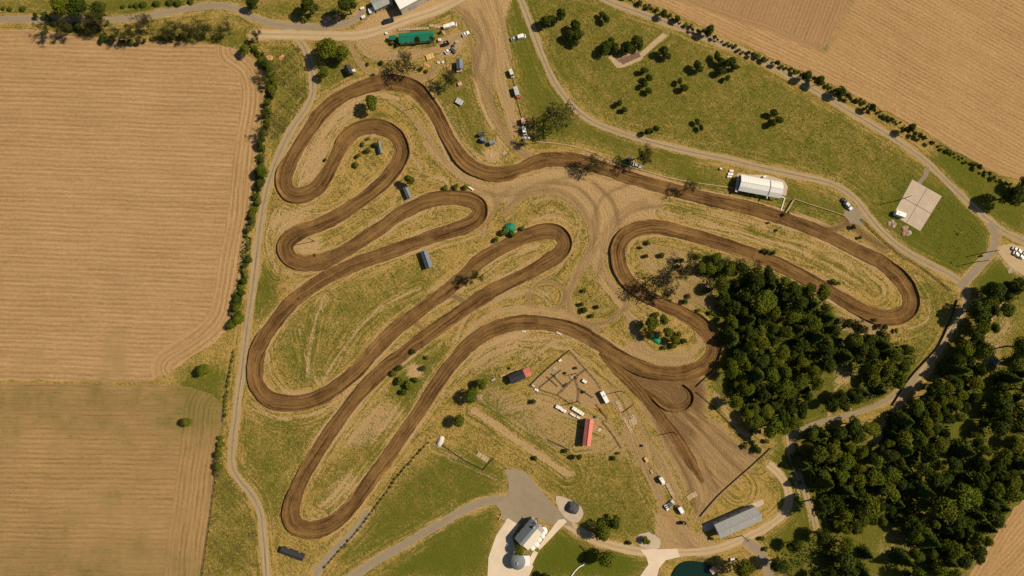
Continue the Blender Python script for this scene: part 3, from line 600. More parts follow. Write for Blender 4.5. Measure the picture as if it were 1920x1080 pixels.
def sheet(name, pts, mt, z, seed=1, jit=.12, smooth=False, thick=0.0, kind='structure'):
    SHEETS.append(pts); poly = PL(pts)
    if smooth: poly, _ = catmull(poly, 1.5, True)
    V2, F, B = cdt(poly, 3.0, seed, jit)
    me = np_mesh(name, np.c_[V2, np.full(len(V2), z)], F, mt, False)
    vattr(me, 'uvt', np.c_[np.zeros(len(V2)) + .5, V2[:, 0], V2[:, 1]])
    return tag(link(name, me), kind=kind)
sheet('gravel_yard', [(945,882),(968,878),(990,890),(1010,915),(1048,955),(1078,985),(1045,985),(1018,978),(992,975),(968,995),(958,1006),(944,972),(930,945),(950,930),(955,905)], 'gravelgrey', .085, 1, .3)
sheet('concrete_drive', [(952,971),(974,984),(960,1006),(967,1028),(985,1040),(1000,1062),(985,1095),(913,1095),(916,1045),(930,1005)], 'paving', .10, 2, .05)
sheet('concrete_path', [(1047,974),(1058,973),(1063,978),(1012,1031),(1008,1026)], 'paving', .105, 3, .03)
sheet('concrete_path', [(1001,1032),(1009,1036),(990,1075),(985,1095),(972,1095),(985,1060)], 'paving', .115, 4, .03)
sheet('concrete_drive', [(1200,1030),(1270,1029),(1275,1044),(1248,1050),(1236,1065),(1228,1095),(1180,1095),(1200,1080),(1216,1058),(1212,1045)], 'paving', .11, 5, .05)
sheet('gravel_island', [(1042,931),(1055,932),(1075,940),(1090,952),(1094,965),(1082,980),(1065,975),(1048,955)], 'concrete', .09, 6, .1, True)
sheet('gravel_island', [(1198,1002),(1215,998),(1232,1006),(1240,1018),(1232,1030),(1205,1026),(1195,1014)], 'concrete', .07, 7, .2, True)
sheet('gravel_parking', [(1583,398),(1600,388),(1618,405),(1622,422),(1600,420),(1585,408)], 'gravelgrey', .08, 8, .25, True)
sheet('gravel_parking', [(1870,470),(1882,458),(1930,470),(1930,515),(1905,508),(1885,490)], 'tan_lane', .08, 9, .25, True)
sheet('concrete_apron', [(1438,328),(1470,338),(1477,350),(1474,367),(1455,364),(1380,350),(1382,326)], 'concrete', .05, 10, .08)
sheet('gravel_link', [(1732,315),(1742,318),(1740,330),(1726,346),(1718,342),(1730,328)], 'gravelgrey', .07, 11, .15)
sheet('garden_path', [(1140,108),(1148,104),(1160,118),(1200,100),(1242,62),(1252,66),(1204,108),(1203,112),(1166,128),(1156,127)], 'palewood', .05, 12, .1)
ang = np.linspace(0, 2 * math.pi, 40, endpoint=False)
sheet('pond_water', [(PONDC[0] + PONDR[0] * 1.03 * math.cos(a) * (1 + .05 * math.sin(3 * a)), PONDC[1] + PONDR[1] * 1.03 * math.sin(a) * (1 + .06 * math.sin(2 * a + 1))) for a in ang], 'water', -.55, 13, .05)

# ------------------------------------------------------------------ vegetation
def leafmesh(name, seed, R_, H, lobes, quads, qs, m, z0=.25, flat=1.0, lob=.42):
    g = np.random.default_rng(seed); cs = []; rs = []
    for i in range(lobes):
        t = g.uniform(0, 2 * np.pi); rr = R_ * (1 - lob) * math.sqrt((i + .5) / lobes) * g.uniform(.8, 1.12)
        zc = H * (z0 + (1 - z0 - .18) * (1 - (rr / R_) ** 2) * g.uniform(.75, 1.05))
        cs.append((rr * math.cos(t + i * 2.4), rr * math.sin(t + i * 2.4), zc)); rs.append(R_ * lob * g.uniform(.62, 1.15) * (1 if rr > R_ * .3 else 1.1))
    cs = np.array(cs); rs = np.array(rs)
    k = g.choice(lobes, quads, p=rs ** 2 / (rs ** 2).sum()); d = g.normal(size=(quads, 3)); d[:, 2] = d[:, 2] * .8 + .25; d /= np.linalg.norm(d, axis=1)[:, None]
    p = cs[k] + d * (rs[k] * g.uniform(.72, 1.06, quads) * np.where(g.random(quads) < .1, 1.18, 1))[:, None] * np.array([1, 1, flat])
    nn = d + g.normal(size=(quads, 3)) * .55; nn /= np.linalg.norm(nn, axis=1)[:, None]
    a = np.cross(nn, g.normal(size=(quads, 3))); a /= np.linalg.norm(a, axis=1)[:, None]; b = np.cross(nn, a)
    sz = (qs * g.uniform(.55, 1.25, quads))[:, None]
    V = np.stack([p - a * sz, p - b * sz * .7, p + a * sz, p + b * sz * .7], 1).reshape(-1, 3); V[:, 2] = np.maximum(V[:, 2], .05)
    return np_mesh(name, V, np.arange(len(V)).reshape(-1, 4), m, False)
def conemesh(name, seed, R_, H, quads, qs, m):
    g = np.random.default_rng(seed); t = g.random(quads) ** .75; z = H * (.08 + .92 * (1 - t)); an = g.uniform(0, 6.283, quads)
    wh = R_ * (t * .95 + .05) * (1 + .22 * np.sin(an * 7 + np.floor(z * 1.6) * 2.1)) * g.uniform(.6, 1.05, quads)
    p = np.stack([wh * np.cos(an), wh * np.sin(an), z - wh * .15], 1)
    nn = np.stack([np.cos(an), np.sin(an), np.full(quads, .9)], 1) + g.normal(size=(quads, 3)) * .4; nn /= np.linalg.norm(nn, axis=1)[:, None]
    a = np.cross(nn, g.normal(size=(quads, 3))); a /= np.linalg.norm(a, axis=1)[:, None]; b = np.cross(nn, a); sz = (qs * g.uniform(.6, 1.2, quads))[:, None]
    V = np.stack([p - a * sz, p - b * sz * .6, p + a * sz, p + b * sz * .6], 1).reshape(-1, 3); V[:, 2] = np.maximum(V[:, 2], .05)
    return np_mesh(name, V, np.arange(len(V)).reshape(-1, 4), m, False)
def trunkmesh(name, seed, H, r, limbs=5, m='bark', reach=2.0):
    g = random.Random(seed); b = MB(); b.tube((0, 0, -.1), (0.1, .05, H * .5), r, r * .6, 7); b.tube((0.1, .05, H * .5), (0, .1, H * .8), r * .6, r * .2, 6)
    for i in range(limbs):
        a = 6.283 * i / limbs + g.uniform(-.4, .4); z = H * g.uniform(.3, .55)
        b.tube((.05, 0, z), (math.cos(a) * reach, math.sin(a) * reach, z + reach * .9), r * .35, r * .1, 5)
    me = bpy.data.meshes.new(name); me.from_pydata(b.v, [], b.f); me.update(); me.materials.append(M[m]); return me
def baremesh(name, seed, H, r, spread, depth=4):
    g = random.Random(seed); b = MB(); tips = []
    def grow(p, d, L, rad, lev):
        k = 3 if lev < 2 else 2; q = p
        for i in range(k):
            d = (d + Vector((g.uniform(-.2, .2), g.uniform(-.2, .2), g.uniform(-.03, .12 if lev else .03)))).normalized(); q2 = q + d * L / k
            b.tube(q, q2, rad * (1 - .22 * i), rad * (1 - .22 * (i + 1)), 6 if lev < 2 else 4, False); q = q2
            if lev > 0 and lev < depth and i < k - 1 and g.random() < .8: side(q, d, L * .6, rad * .5, lev + 1)
        if lev < depth:
            for i in range(4 if lev == 0 else 3 if lev < 3 else 2): side(q, d, L * (g.uniform(.62, .9) if lev == 0 else g.uniform(.55, .8)), rad * (.58 if lev == 0 else .5), lev + 1, i)
        else: tips.append(q)
    def side(q, d, L, rad, lev, i=None):
        a = g.uniform(0, 6.283) if i is None else i * (6.283 / (4 if lev == 1 else 3)) + g.uniform(-.5, .5)
        u = d.orthogonal().normalized(); v = d.cross(u); s = spread * g.uniform(.7, 1.3)
        grow(q, (d + (u * math.cos(a) + v * math.sin(a)) * s).normalized(), L, max(rad, .075), lev)
    grow(Vector((0, 0, -.1)), Vector((g.uniform(-.08, .08), g.uniform(0, .12), 1)), H * .33, r, 0)
    me = bpy.data.meshes.new(name); me.from_pydata(b.v, [], b.f); me.update(); me.materials.append(M['barkbare'])
    tp = np.array([tuple(t) for t in tips]); q_ = np.random.default_rng(seed); n = min(len(tp) * 9, 1500); c = tp[q_.integers(0, len(tp), n)] + q_.normal(0, .45, (n, 3))
    a = q_.normal(size=(n, 3)); a /= np.linalg.norm(a, axis=1)[:, None]; bb = np.cross(a, q_.normal(size=(n, 3))); bb /= np.linalg.norm(bb, axis=1)[:, None]; s = q_.uniform(.10, .30, n)[:, None]
    V = np.stack([c - a * s, c - bb * s, c + a * s, c + bb * s], 1).reshape(-1, 3)
    return me, np_mesh(name + '_leaves', V, np.arange(len(V)).reshape(-1, 4), 'leafdusk', False)

PROTO = {}
def proto(kind, k, crown, trunk):
    PROTO.setdefault(kind, []).append((crown, trunk))
for i in range(7): proto('broad', i, leafmesh('crown', 20 + i, 4.2, 10.5, [9, 15, 20, 12, 26, 17, 7][i], 3400, [.28, .32, .27, .34, .25, .3, .33][i], 'leaf', [.25, .15, .3, .35, .2, .1, .3][i], 1.0, [.5, .4, .34, .45, .3, .38, .55][i]), trunkmesh('trunk', i, 9, .32))
for i in range(3): proto('bright', i, leafmesh('crown', 40 + i, 4.2, 10, 15 + i * 4, 3200, .30, 'leafbright'), trunkmesh('trunk', 9 + i, 9, .3))
for i in range(5): proto('dark', i, leafmesh('crown', 50 + i, 4.0, 9.5, [12, 8, 18, 24, 14][i], 3000, .29, 'leafdark', .2, 1.0, [.42, .5, .36, .3, .4][i]), trunkmesh('trunk', 19 + i, 8, .3))
for i in range(3): proto('round', i, leafmesh('crown', 60 + i, 2.6, 4.6, 9, 1300, .30, 'leafdark', .22, .9, .5), trunkmesh('trunk', 29 + i, 4, .18, 4, 'bark', .9))
for i in range(3): proto('cone', i, conemesh('crown', 70 + i, 3.4, 10, 1900, .42, 'leafdark'), trunkmesh('trunk', 39 + i, 10, .22, 0))
for i in range(4): proto('bush', i, leafmesh('crown', 80 + i, 1.8, 2.3, 7, 480, .28, ['leaf', 'leafdark', 'leafbright', 'leafdry'][i], .15, .8, .5), trunkmesh('stem', 49 + i, 1.4, .07, 4, 'bark', .6))
BARE = [baremesh('limbs', 5 + i, 14, .36, [.40, .46, .36, .75][i]) for i in range(4)]
NAMES = {'broad': ('broadleaf_tree', 'tree'), 'bright': ('broadleaf_tree', 'tree'), 'dark': ('broadleaf_tree', 'tree'), 'round': ('round_tree', 'tree'), 'cone': ('conifer_tree', 'tree'), 'bush': ('shrub', 'shrub')}
BASER = {'broad': 4.2, 'bright': 4.2, 'dark': 4.0, 'round': 2.6, 'cone': 2.6, 'bush': 1.8}
BASER['cone'] = 3.4
BASEH = {'broad': 10.5, 'bright': 10, 'dark': 9.5, 'round': 4.6, 'cone': 10, 'bush': 2.3}

LM = {'the white marquee': (1425, 345), 'the concrete pad': (1720, 385), 'the green roofed clubhouse': (780, 68), 'the red roofed barn': (1105, 811), 'the fenced paddock': (1060, 710),
      'the pond': (1304, 1070), 'the small hairpin turnaround': (1272, 745), 'the upper left hairpin': (535, 350), 'the bottom hairpin': (560, 985), 'the right hand hairpin': (1700, 570),
      'the pale roofed house': (985, 1005), 'the black shed': (547, 1038), 'the lane junction at right': (1865, 445), 'the top left gravel junction': (565, 70), 'the grey roofed barn': (1385, 990),
      'the wood clearing': (1590, 705), 'the green tarpaulin': (1231, 636), 'the lane bend at lower left': (440, 890), 'the lane corner above the wood': (1808, 545), 'the forest track end': (1480, 820),
      'the bottom right stubble field': (1830, 1060), 'the field corner at top right': (1540, 98), 'the ploughed field corner': (430, 630), 'the stony patio in the meadow': (1180, 112), 'the big white building': (760, 0)}
DIRS = ['right of', 'upper right of', 'above', 'upper left of', 'left of', 'lower left of', 'below', 'lower right of']
USED = set()
def where(px, py, lead):
    """what sets one of many apart: the nearest landmark with way and distance, else a second one"""
    near = sorted(LM.items(), key=lambda kv: math.hypot(px - kv[1][0], py - kv[1][1]))
    for nm, (lx, ly) in near:
        dx, dy = px - lx, ly - py; d = math.hypot(dx, dy) * .25; i = int(round(math.atan2(dy, dx) / (math.pi / 4))) % 8
        for s in ('%s about %d metres %s %s' % (lead, max(1, round(d)), DIRS[i], nm), '%s some %.1f metres %s %s' % (lead, d, DIRS[i], nm)):
            nw = len(s.replace('.', ' ').replace('-', ' ').split())
            if s not in USED and nw <= 16: USED.add(s); return s
            if nw <= 16: last = s
    return last
ti = [0]
def tree(px, py, r, kind, lead=None, group=None, label=None, hs=1.0, k=None, name=None):
    """crown centre and radius in photo pixels"""
    ti[0] += 1; g = random.Random(ti[0] * 7 + 1)
    s = r * .25 / BASER[kind]; h = BASEH[kind] * s * hs
    p = PT(px, py, h * .62)
    lst = PROTO[kind]; crown, trunk = lst[(ti[0] if k is None else k) % len(lst)]
    nm, cat = NAMES[kind]; nm = name or nm
    lb = label or where(px, py, lead)
    o = empty(nm, (p.x, p.y, 0), g.uniform(0, 6.28), lb, cat, group)
    o.scale = (s * g.uniform(.82, 1.18), s * g.uniform(.82, 1.18), s * hs * g.uniform(.93, 1.07))
    link('stem' if kind == 'bush' else 'trunk', trunk, o); link('crown' if kind != 'bush' else 'foliage', crown, o)
    return o
def bare(px, py, s, lead='leafless tree', group='bare trees round the circuit', k=None, rz=None, label=None):
    ti[0] += 1; g = random.Random(ti[0] * 3 + 2); p = PT(px, py)
    o = empty('bare_tree', (p.x, p.y, 0), g.uniform(0, 6.28) if rz is None else rz, label or where(px, py, lead), 'tree', group)
    s *= .85; o.scale = (s, s, s * g.uniform(.9, 1.1)); b = BARE[(ti[0] if k is None else k) % 4]; link('trunk', b[0], o); link('crown', b[1], o); return o

for x, y, s in [(100,66,.75),(136,60,1.0),(180,48,.85),(198,64,1.1),(230,72,.65),(265,70,.9),(287,64,.9),(315,63,.75),(335,62,.7),(357,60,.9),(372,60,.85),(398,56,.75),(433,64,.8)]:
    bare(x, y, s, 'bare spring tree on the verge', 'bare trees along the top left field edge')
bare(484, 80, .7, 'bare tree at the field corner')
for x, y, s in [(500,140,.6),(512,158,.6),(496,255,.6),(503,215,.5)]: bare(x, y, s, 'thin bare tree in the left hedge', 'bare trees in the left hedge')
for x, y, s, l in [(779,126,1.15,'dark bare tree leaning over the dirt loop below the green roofed clubhouse'),(833,162,1.1,'bare tree just outside the top bend of the track'),(1040,212,1.55,'largest spreading bare tree beside the curving lane'),
                   (1006,268,.8,'small bare tree by the lower end of the camper row'),(1117,302,1.05,'bare tree leaning over the straight, left of the blue tractor'),(1186,300,1.2,'bare tree standing over the blue tractor'),
                   (1284,356,.8,'lone small bare tree on the bank left of the white marquee'),(884,520,.95,'bare tree standing between two diagonal straights'),(1225,520,1.4,'tall bare tree inside the right loop bend, leftmost of its group'),
                   (1262,505,1.05,'bare tree inside the right loop, middle of the bare group'),(1290,490,.8,'bare tree inside the right loop, rightmost of the bare group'),(1240,560,.8,'bare tree at the lower edge of the bare group in the right loop'),
                   (1350,500,.6,'thin bare tree by the wood edge under the inner straight'),(1388,500,.65,'second thin bare tree along the wood edge under the inner straight'),(1412,498,.6,'third thin bare tree along the wood edge under the inner straight'),
                   (1598,608,1.0,'bare tree between the wood and the right hairpin'),(1212,618,.55,'thin bare tree at the left of the shrub island')]:
    bare(x, y, s, label=l, k=3 if s > 1.5 else None)
# leafy trees, single ones first
for x, y, r, k, l in [(697,193,16,'broad','rounded green tree alone inside the top bend'),(612,94,22,'broad','big green tree at the lane junction left of the yard'),(640,98,17,'bright','lighter green tree right beside the big junction tree'),
    (606,135,13,'broad','smaller green tree below the big junction tree'),(118,12,22,'bright','spring green tree at the top left edge'),(148,18,24,'dark','big dark tree over the top left road'),(182,16,17,'dark','dark tree beside the top left road, right of the biggest'),
    (578,10,20,'dark','dark tree at the top edge left of the rubble bed'),(650,8,24,'dark','large dark tree at the top edge by the grey roofed shed'),(474,4,14,'dark','dark tree at the top edge above the road'),(458,92,12,'broad','bushy tree at the rounded field corner'),
    (1130,998,17,'broad','dark green tree on the strip of lawn above the drive'),(1153,981,14,'dark','smaller dark tree right of the drive tree'),(1137,1046,18,'bright','round green tree on the mown lawn'),(1024,1082,11,'dark','tree cut by the bottom edge on the lawn'),
    (1394,1062,23,'broad','bushy green tree in the triangle beside the pond'),(974,1030,11,'bright','small bright tree between house and round tower'),(882,742,15,'broad','green tree beside the timber stack'),(905,722,12,'bright','lighter tree above the timber stack'),
    (860,786,13,'broad','green tree at the upper end of the sandy strip'),(1086,856,8,'dark','small dark tree below the red roofed barn'),(1902,366,24,'dark','large dark tree on the right edge by the stubble field'),(1925,345,18,'dark','dark tree cut by the right edge'),
    (1222,606,14,'broad','green tree at the upper left of the shrub island'),(1246,600,11,'broad','green tree at the top of the shrub island'),(1252,622,13,'bright','lighter green tree in the middle of the shrub island'),(1266,636,10,'bright','yellow green bush tree at the right of the shrub island'),
    (1218,628,10,'dark','dark tree at the left of the shrub island'),(768,338,13,'broad','green tree beside the small grey shack'),(492,318,13,'broad','green tree on the left hedge beside the lane'),(810,72,7,'dark','dark tree overlapping the right part of the green roof'),(783,74,8,'dark','dark tree overlapping the left part of the green roof'),
    (448,600,12,'bright','green tree in the left hedge near the field corner'),(444,575,10,'broad','green tree above its twin in the left hedge'),(382,694,13,'bright','bushy green tree in the rough corner of the field'),(350,792,11,'bright','low green tree at the edge of the lower field'),
    (1838,1050,9,'dark','dark tree at the edge of the bottom right field')]:
    tree(x, y, r, k, label=l, group='single green trees')
for x, y, r in [(1023,40,12),(1036,36,11),(1052,30,14),(1078,50,12),(1084,66,13),(1070,68,11),(1078,80,9),(1130,27,7),(1137,37,8),(1133,94,10),(1138,86,9),(1147,78,8),(1153,90,8),(1192,78,12),(1200,84,9),(1181,92,11),(1168,96,9),(1242,96,11),(1250,106,8),
                (1207,133,8),(1218,147,8),(1209,159,7),(1217,171,7),(1306,121,10),(1311,131,8),(1275,153,7),(1281,165,8),(1162,194,7),(1170,206,6),(1344,104,9),(1352,116,9),(1370,116,12),(1380,126,8),(1354,134,9),(1364,147,7),(1214,246,8),(1230,241,7),(1307,228,7),(1315,241,6),(1450,213,8),(1462,225,8),(1448,232,8)]:
    tree(x, y, r * 1.08, 'round', 'compact dark tree in the meadow', 'dark round trees in the meadow')
for x, y, r in [(228,11,5),(243,10,4.5),(253,9,5.5),(265,7,7),(290,5,7),(315,3,7),(330,4,7),(355,1,6),(15,16,5),(39,15,6),(3,15,4)]:
    tree(x, y, r, 'cone', 'small clipped conifer', 'small conifers along the top left lawn', hs=.5)
def along(pts, step, rmin, rmax, lead, group, kinds=('bush',), jit=3, seed=1, skip=0.0, hs=1.0):
    a = np.array(pts, float); ln, s = catmull(a, step, False); g = random.Random(seed)
    for x, y in ln:
        if g.random() < skip: continue
        tree(x + g.uniform(-jit, jit), y + g.uniform(-jit, jit), g.uniform(rmin, rmax), g.choice(kinds), lead, group, hs=hs, k=g.randrange(4))
LEFTH = [(478,92),(500,118),(508,140),(512,165),(503,195),(497,235),(490,275),(484,345),(479,385),(468,430),(462,470),(459,505),(450,545),(444,575),(440,612)]
along(LEFTH, 8, 3.5, 10, 'hedge shrub beside the left lane', 'hedge shrubs between field and left lane', ('bush', 'bush', 'broad', 'dark'), 5, 3)
along([(190,70),(240,78),(300,72),(360,66)], 11, 4, 8, 'dark scrub added as tree shade', 'scrub added as shade below the top left bare trees', ('bush','dark'), 4, 14)  # added dark shrubs standing in for the dense shadows at the tree bases
along([(70,26),(110,44),(160,50),(200,44)], 12, 6, 10, 'dark scrub added as roadside shade', 'scrub added as shade by the top left road', ('dark','bush'), 4, 15)  # more added dark shrubs, in place of tree shadow along the road
along([(414,822),(412,845),(410,865),(408,885)], 10, 6, 9, 'shrub at the lower field edge', 'shrubs at the lower left field edge', ('bush', 'broad'), 2, 4)
RH = [(1170,-8),(1200,8),(1235,22),(1262,32),(1300,52),(1340,72),(1380,90),(1420,106),(1455,118),(1490,132),(1510,142),(1560,165),(1600,185),(1650,213),(1700,240),(1740,262),(1790,290),(1830,312),(1868,335),(1895,348)]
along(RH, 8.5, 2.5, 7, 'low hedge shrub beside the outer lane', 'hedge shrubs beside the outer lane', ('bush', 'bush', 'bush', 'dark'), 3, 5)
for x, y, r in [(1513,141,12),(1536,153,12),(1576,172,11),(1634,200,10),(1706,241,12),(1245,25,9),(1330,58,11),(1270,35,7)]: tree(x, y, r, 'dark', 'taller dark tree in the outer hedge', 'taller trees in the outer hedge')
along([(802,830),(755,882),(712,940),(665,1002),(635,1034),(610,1062)], 9, 1.6, 3.2, 'weedy tuft on the lawn fence', 'tufts of weeds along the lawn fence', ('bush',), 1.5, 6)
along([(438,660),(428,720),(420,780)], 9, 2.5, 4.5, 'scrubby bush on the field fence', 'scrub bushes on the left field fence', ('bush',), 2, 7)
along([(403,905),(396,960),(388,1020),(380,1075)], 13, 1.2, 2.6, 'tuft on the lower field fence', 'tufts on the lower field fence', ('bush',), 1, 8)
for x, y, r in [(690,282,7),(703,272,6),(672,292,6),(668,308,6),(680,270,5),(740,700,8),(750,715,10),(765,722,9),(780,712,7),(757,735,8),(748,690,7),(793,690,6),(775,660,6),(800,670,5),(836,352,6),(855,350,7),(872,352,6),(945,435,8),(960,438,8),(980,428,6),
                (930,450,6),(1440,472,6),(1450,474,5),(1432,470,5),(1563,528,6),(1572,531,5),(1478,398,3),(1470,402,4),(1456,432,3),(1441,418,3),(1600,425,6),(1612,445,4),(1096,582,7),(1110,592,6),(1090,570,6),(1120,575,5),(1095,545,5),
                (1230,590,6),(1272,628,8),(1282,640,7),(1262,648,7),(1245,652,5),(1075,954,6),(1208,1013,8),(1215,1016,6),(1180,1018,5),(1335,1010,4),(690,120,4),(700,140,4),(715,118,5),(790,128,5),(800,133,4),(1003,860,5),(1150,860,5),(1160,850,4),(1060,846,5),
                (1430,1010,6),(1436,1030,5),(1720,1020,8),(1738,1010,7),(1420,845,8),(590,478,3),(690,260,4),(610,300,4),(560,560,3),(1640,600,5),(1660,612,6),(1680,620,5),(1060,700,3),(1095,735,4),(1080,690,4),(1000,752,6),(955,690,3),(1840,480,3),
                (735,80,5),(745,85,5),(826,60,4),(1240,478,6),(1215,455,6),(1310,480,7),(1500,905,4),(1780,700,8),(1790,690,6)]:
    tree(x, y, r * 1.05, 'bush', 'low green bush', 'scattered bushes round the circuit', k=(int(x) % 3))

g = random.Random(77)
for i in range(34):
    x, y = g.uniform(1200, 1345), g.uniform(452, 590)
    if y > 500 + (x - 1195) * .75 or y < 452 + (x - 1200) * .33 or g.random() < .2: continue
    tree(x, y, g.uniform(4, 8), 'bush', 'low scrub inside the right loop', 'scrub inside the right loop', k=g.choice((1, 3, 3, 0)))
for i in range(16): tree(g.uniform(1560, 1665), g.uniform(598, 640), g.uniform(4, 8), 'bush', 'brown scrub between wood and hairpin', 'scrub between the wood and the right hairpin', k=g.choice((1, 3, 3)))
for i in range(14): tree(g.uniform(1395, 1440), g.uniform(788, 850), g.uniform(3, 7), 'bush', 'scrub at the lower tip of the loop wood', 'scrub at the tip of the loop wood', k=g.choice((0, 1, 3)))

# the woods: every tree a thing of its own
WOODS = [([(1310,490),(1345,484),(1385,494),(1440,512),(1500,535),(1545,548),(1562,590),(1570,640),(1560,690),(1530,720),(1500,790),(1478,812),(1420,800),(1392,780),(1366,740),(1362,700),(1372,650),(1378,620),(1362,585),(1330,545)], 'wood inside the right loop', 95),
         ([(1600,620),(1640,640),(1690,645),(1715,670),(1690,715),(1640,745),(1590,765),(1540,775),(1570,740),(1620,735),(1630,700),(1590,670)], 'right part of the loop wood', 22),
         ([(1880,530),(1925,520),(1900,575),(1865,620),(1845,680),(1830,740),(1790,800),(1740,880),(1700,930),(1720,990),(1640,980),(1560,1000),(1540,960),(1520,900),(1500,850),(1520,812),(1600,795),(1650,800),(1700,790),(1740,740),(1790,690),(1822,610),(1835,575)], 'wood along the right lane', 140),
         ([(1940,640),(1890,660),(1870,720),(1850,780),(1800,850),(1790,930),(1860,960),(1940,900)], 'wood at the right edge', 42),
         ([(1450,1040),(1520,990),(1600,1010),(1640,1050),(1640,1090),(1460,1090)], 'wood at the bottom edge', 12), ([(1740,900),(1800,860),(1930,850),(1925,918),(1880,968),(1845,1020),(1810,1062),(1750,1040),(1700,1000)], 'wood by the bottom right field', 40), ([(1690,1050),(1770,1020),(1840,960),(1850,1010),(1800,1080),(1700,1090)], 'wood at the bottom edge', 12)]
HOLES = [(1590,705,30),(1560,728,18),(1865,640,22),(1880,600,16),(1850,680,16),(1866,678,14),(1600,620,16),(1690,655,6),(1590,880,0),(1628,838,16),(1600,868,12),(1760,1030,0),(1895,760,10),(1880,830,12),(1530,880,8),(1535,915,12),(1585,905,8)]
LANES = [np.array(r_[1], float) for r_ in (ROADS[3], ROADS[9], ROADS[10])]
def lane_d(x, y):
    return min(float(seg_dist(np.array([[x, y]]), L, False)[0][0]) for L in LANES)
g = random.Random(5); placed = []
for poly, nm, cnt in WOODS:
    a = np.array(poly, float); tries = 0; n0 = len(placed)
    while len(placed) - n0 < cnt and tries < 9000:
        tries += 1; x = g.uniform(a[:, 0].min(), a[:, 0].max()); y = g.uniform(a[:, 1].min(), a[:, 1].max())
        if not inside(a, np.array([[x]]), np.array([[y]]))[0, 0]: continue
        if any(math.hypot(x - hx, y - hy) < hr for hx, hy, hr in HOLES): continue
        if math.sin(x * .045 + 1) * math.sin(y * .052 + .5) + .5 * math.sin(x * .11 - y * .07) > .95: continue
        r = g.choice((12, 15, 17, 19, 24)) if tries < 3500 else g.choice((7, 9, 11, 13)); mn = .66 if tries < 3500 else .62
        if y < 1000 and lane_d(x, y) < r * .8 + 1: continue
        if any(math.hypot(x - q_[0], y - q_[1]) < (r + q_[2]) * mn for q_ in placed): continue
        placed.append((x, y, r)); kd = g.choices(('broad', 'bright', 'dark', 'cone'), (4, 1.5 + 3 * (math.sin(x * .021 + y * .013) > .3), 6, 2))[0]
        ld = {'broad': 'green', 'bright': 'light green', 'dark': 'dark green', 'cone': 'pointed'}[kd]
        tree(x, y, r, kd, ('small ' if r < 14 else 'large ' if r > 19 else 'mid-sized ') + ld + ' wood tree', 'woodland trees', hs=g.uniform(.75, 1.15), name='woodland_tree')
def scatter(name, polys, n, m, label, cat, size, zmax, seed, nscale=.12, thr=.5, holes=(), lanes=True, avoid_soil=False):
    q = np.random.default_rng(seed); acc = []
    for poly, share in polys:
        a = PL(poly); k = int(n * share * 3); x = q.uniform(a[:, 0].min(), a[:, 0].max(), k); y = q.uniform(a[:, 1].min(), a[:, 1].max(), k)
        ok = inside(a, x[None], y[None])[0]; x, y = x[ok], y[ok]
        w_ = sum(np.sin(x * nscale * f + p1) * np.sin(y * nscale * f * 1.13 + p2) for f, p1, p2 in [(1, .3, 2.), (2.3, 1.1, .4), (4.7, 2.7, 5.1), (9.1, .2, 3.3)]) + q.normal(0, .25, len(x))
        ok = w_ > thr
        for hx, hy, hr in holes: c = PT(hx, hy); ok &= np.hypot(x - c.x, y - c.y) > hr * .25
        x, y = x[ok], y[ok]; ii = np.clip(((x - xs[0]) / G).astype(int), 0, nx - 1); jj = np.clip(((y - ys[0]) / G).astype(int), 0, ny - 1)
        ok = ~BUSY[jj, ii]
        if avoid_soil: ok &= soil[jj, ii] < .35
        acc.append(np.stack([x[ok], y[ok]], 1)[:int(n * share)])
    p = np.concatenate(acc); N_ = len(p); c = np.c_[p, q.uniform(.1, 1, N_) ** 1.5 * zmax]
    nn = q.normal(size=(N_, 3)) * .6 + [0, 0, 1]; nn /= np.linalg.norm(nn, axis=1)[:, None]; a = np.cross(nn, q.normal(size=(N_, 3))); a /= np.linalg.norm(a, axis=1)[:, None]; b = np.cross(nn, a); sz = (size * q.uniform(.5, 1.3, N_))[:, None]
    V = np.stack([c - a * sz, c - b * sz * .7, c + a * sz, c + b * sz * .7], 1).reshape(-1, 3); V[:, 2] = np.maximum(V[:, 2], .02)
    return tag(link(name, np_mesh(name, V, np.arange(len(V)).reshape(-1, 4), m, False)), label, cat, None, 'stuff')
BUSY = np.zeros((ny, nx), bool); D_, S_, C_ = field0(); stamp(tr_c, tr_cs, 8, D_, S_, C_); BUSY |= D_ < 4.6
for nm, pts, wpx, mt in ROADS + [('', START, 24, ''), ('', LOOP, 16, '')]:
    ln, s_ = catmull(PL(pts), 1.5); D_, S_, C_ = field0(); stamp(ln, s_, wpx * .125 + 3, D_, S_, C_); BUSY |= D_ < wpx * .125 + .6
for sp_ in SHEETS + [[(1710,336),(1766,368),(1725,434),(1673,404)]]: BUSY |= polymask(sp_, 1) > .1
scatter('undergrowth', [(WOODS[0][0], .34), (WOODS[1][0], .08), (WOODS[2][0], .40), (WOODS[3][0], .12), (WOODS[4][0], .04), (WOODS[5][0], .07)], 24000, 'leafdark', 'dense green undergrowth filling the gaps between the trees of the woods', 'undergrowth', .5, 3.0, 3, .12, -.35, HOLES)
RING = [(470,90),(560,70),(660,75),(860,80),(960,130),(1000,280),(1300,340),(1600,400),(1790,540),(1760,640),(1700,700),(1420,820),(1300,960),(1200,1000),(1100,960),(960,880),(700,960),(600,1060),(510,1060),(450,880),(445,720),(480,500),(520,280),(570,200)]
def band(pts, w_):
    a = np.array(pts, float); t = np.gradient(a, axis=0); t /= np.linalg.norm(t, axis=1)[:, None]; n = np.stack([-t[:, 1], t[:, 0]], 1) * w_ / 2
    return [tuple(v) for v in np.vstack([a + n, (a - n)[::-1]])]
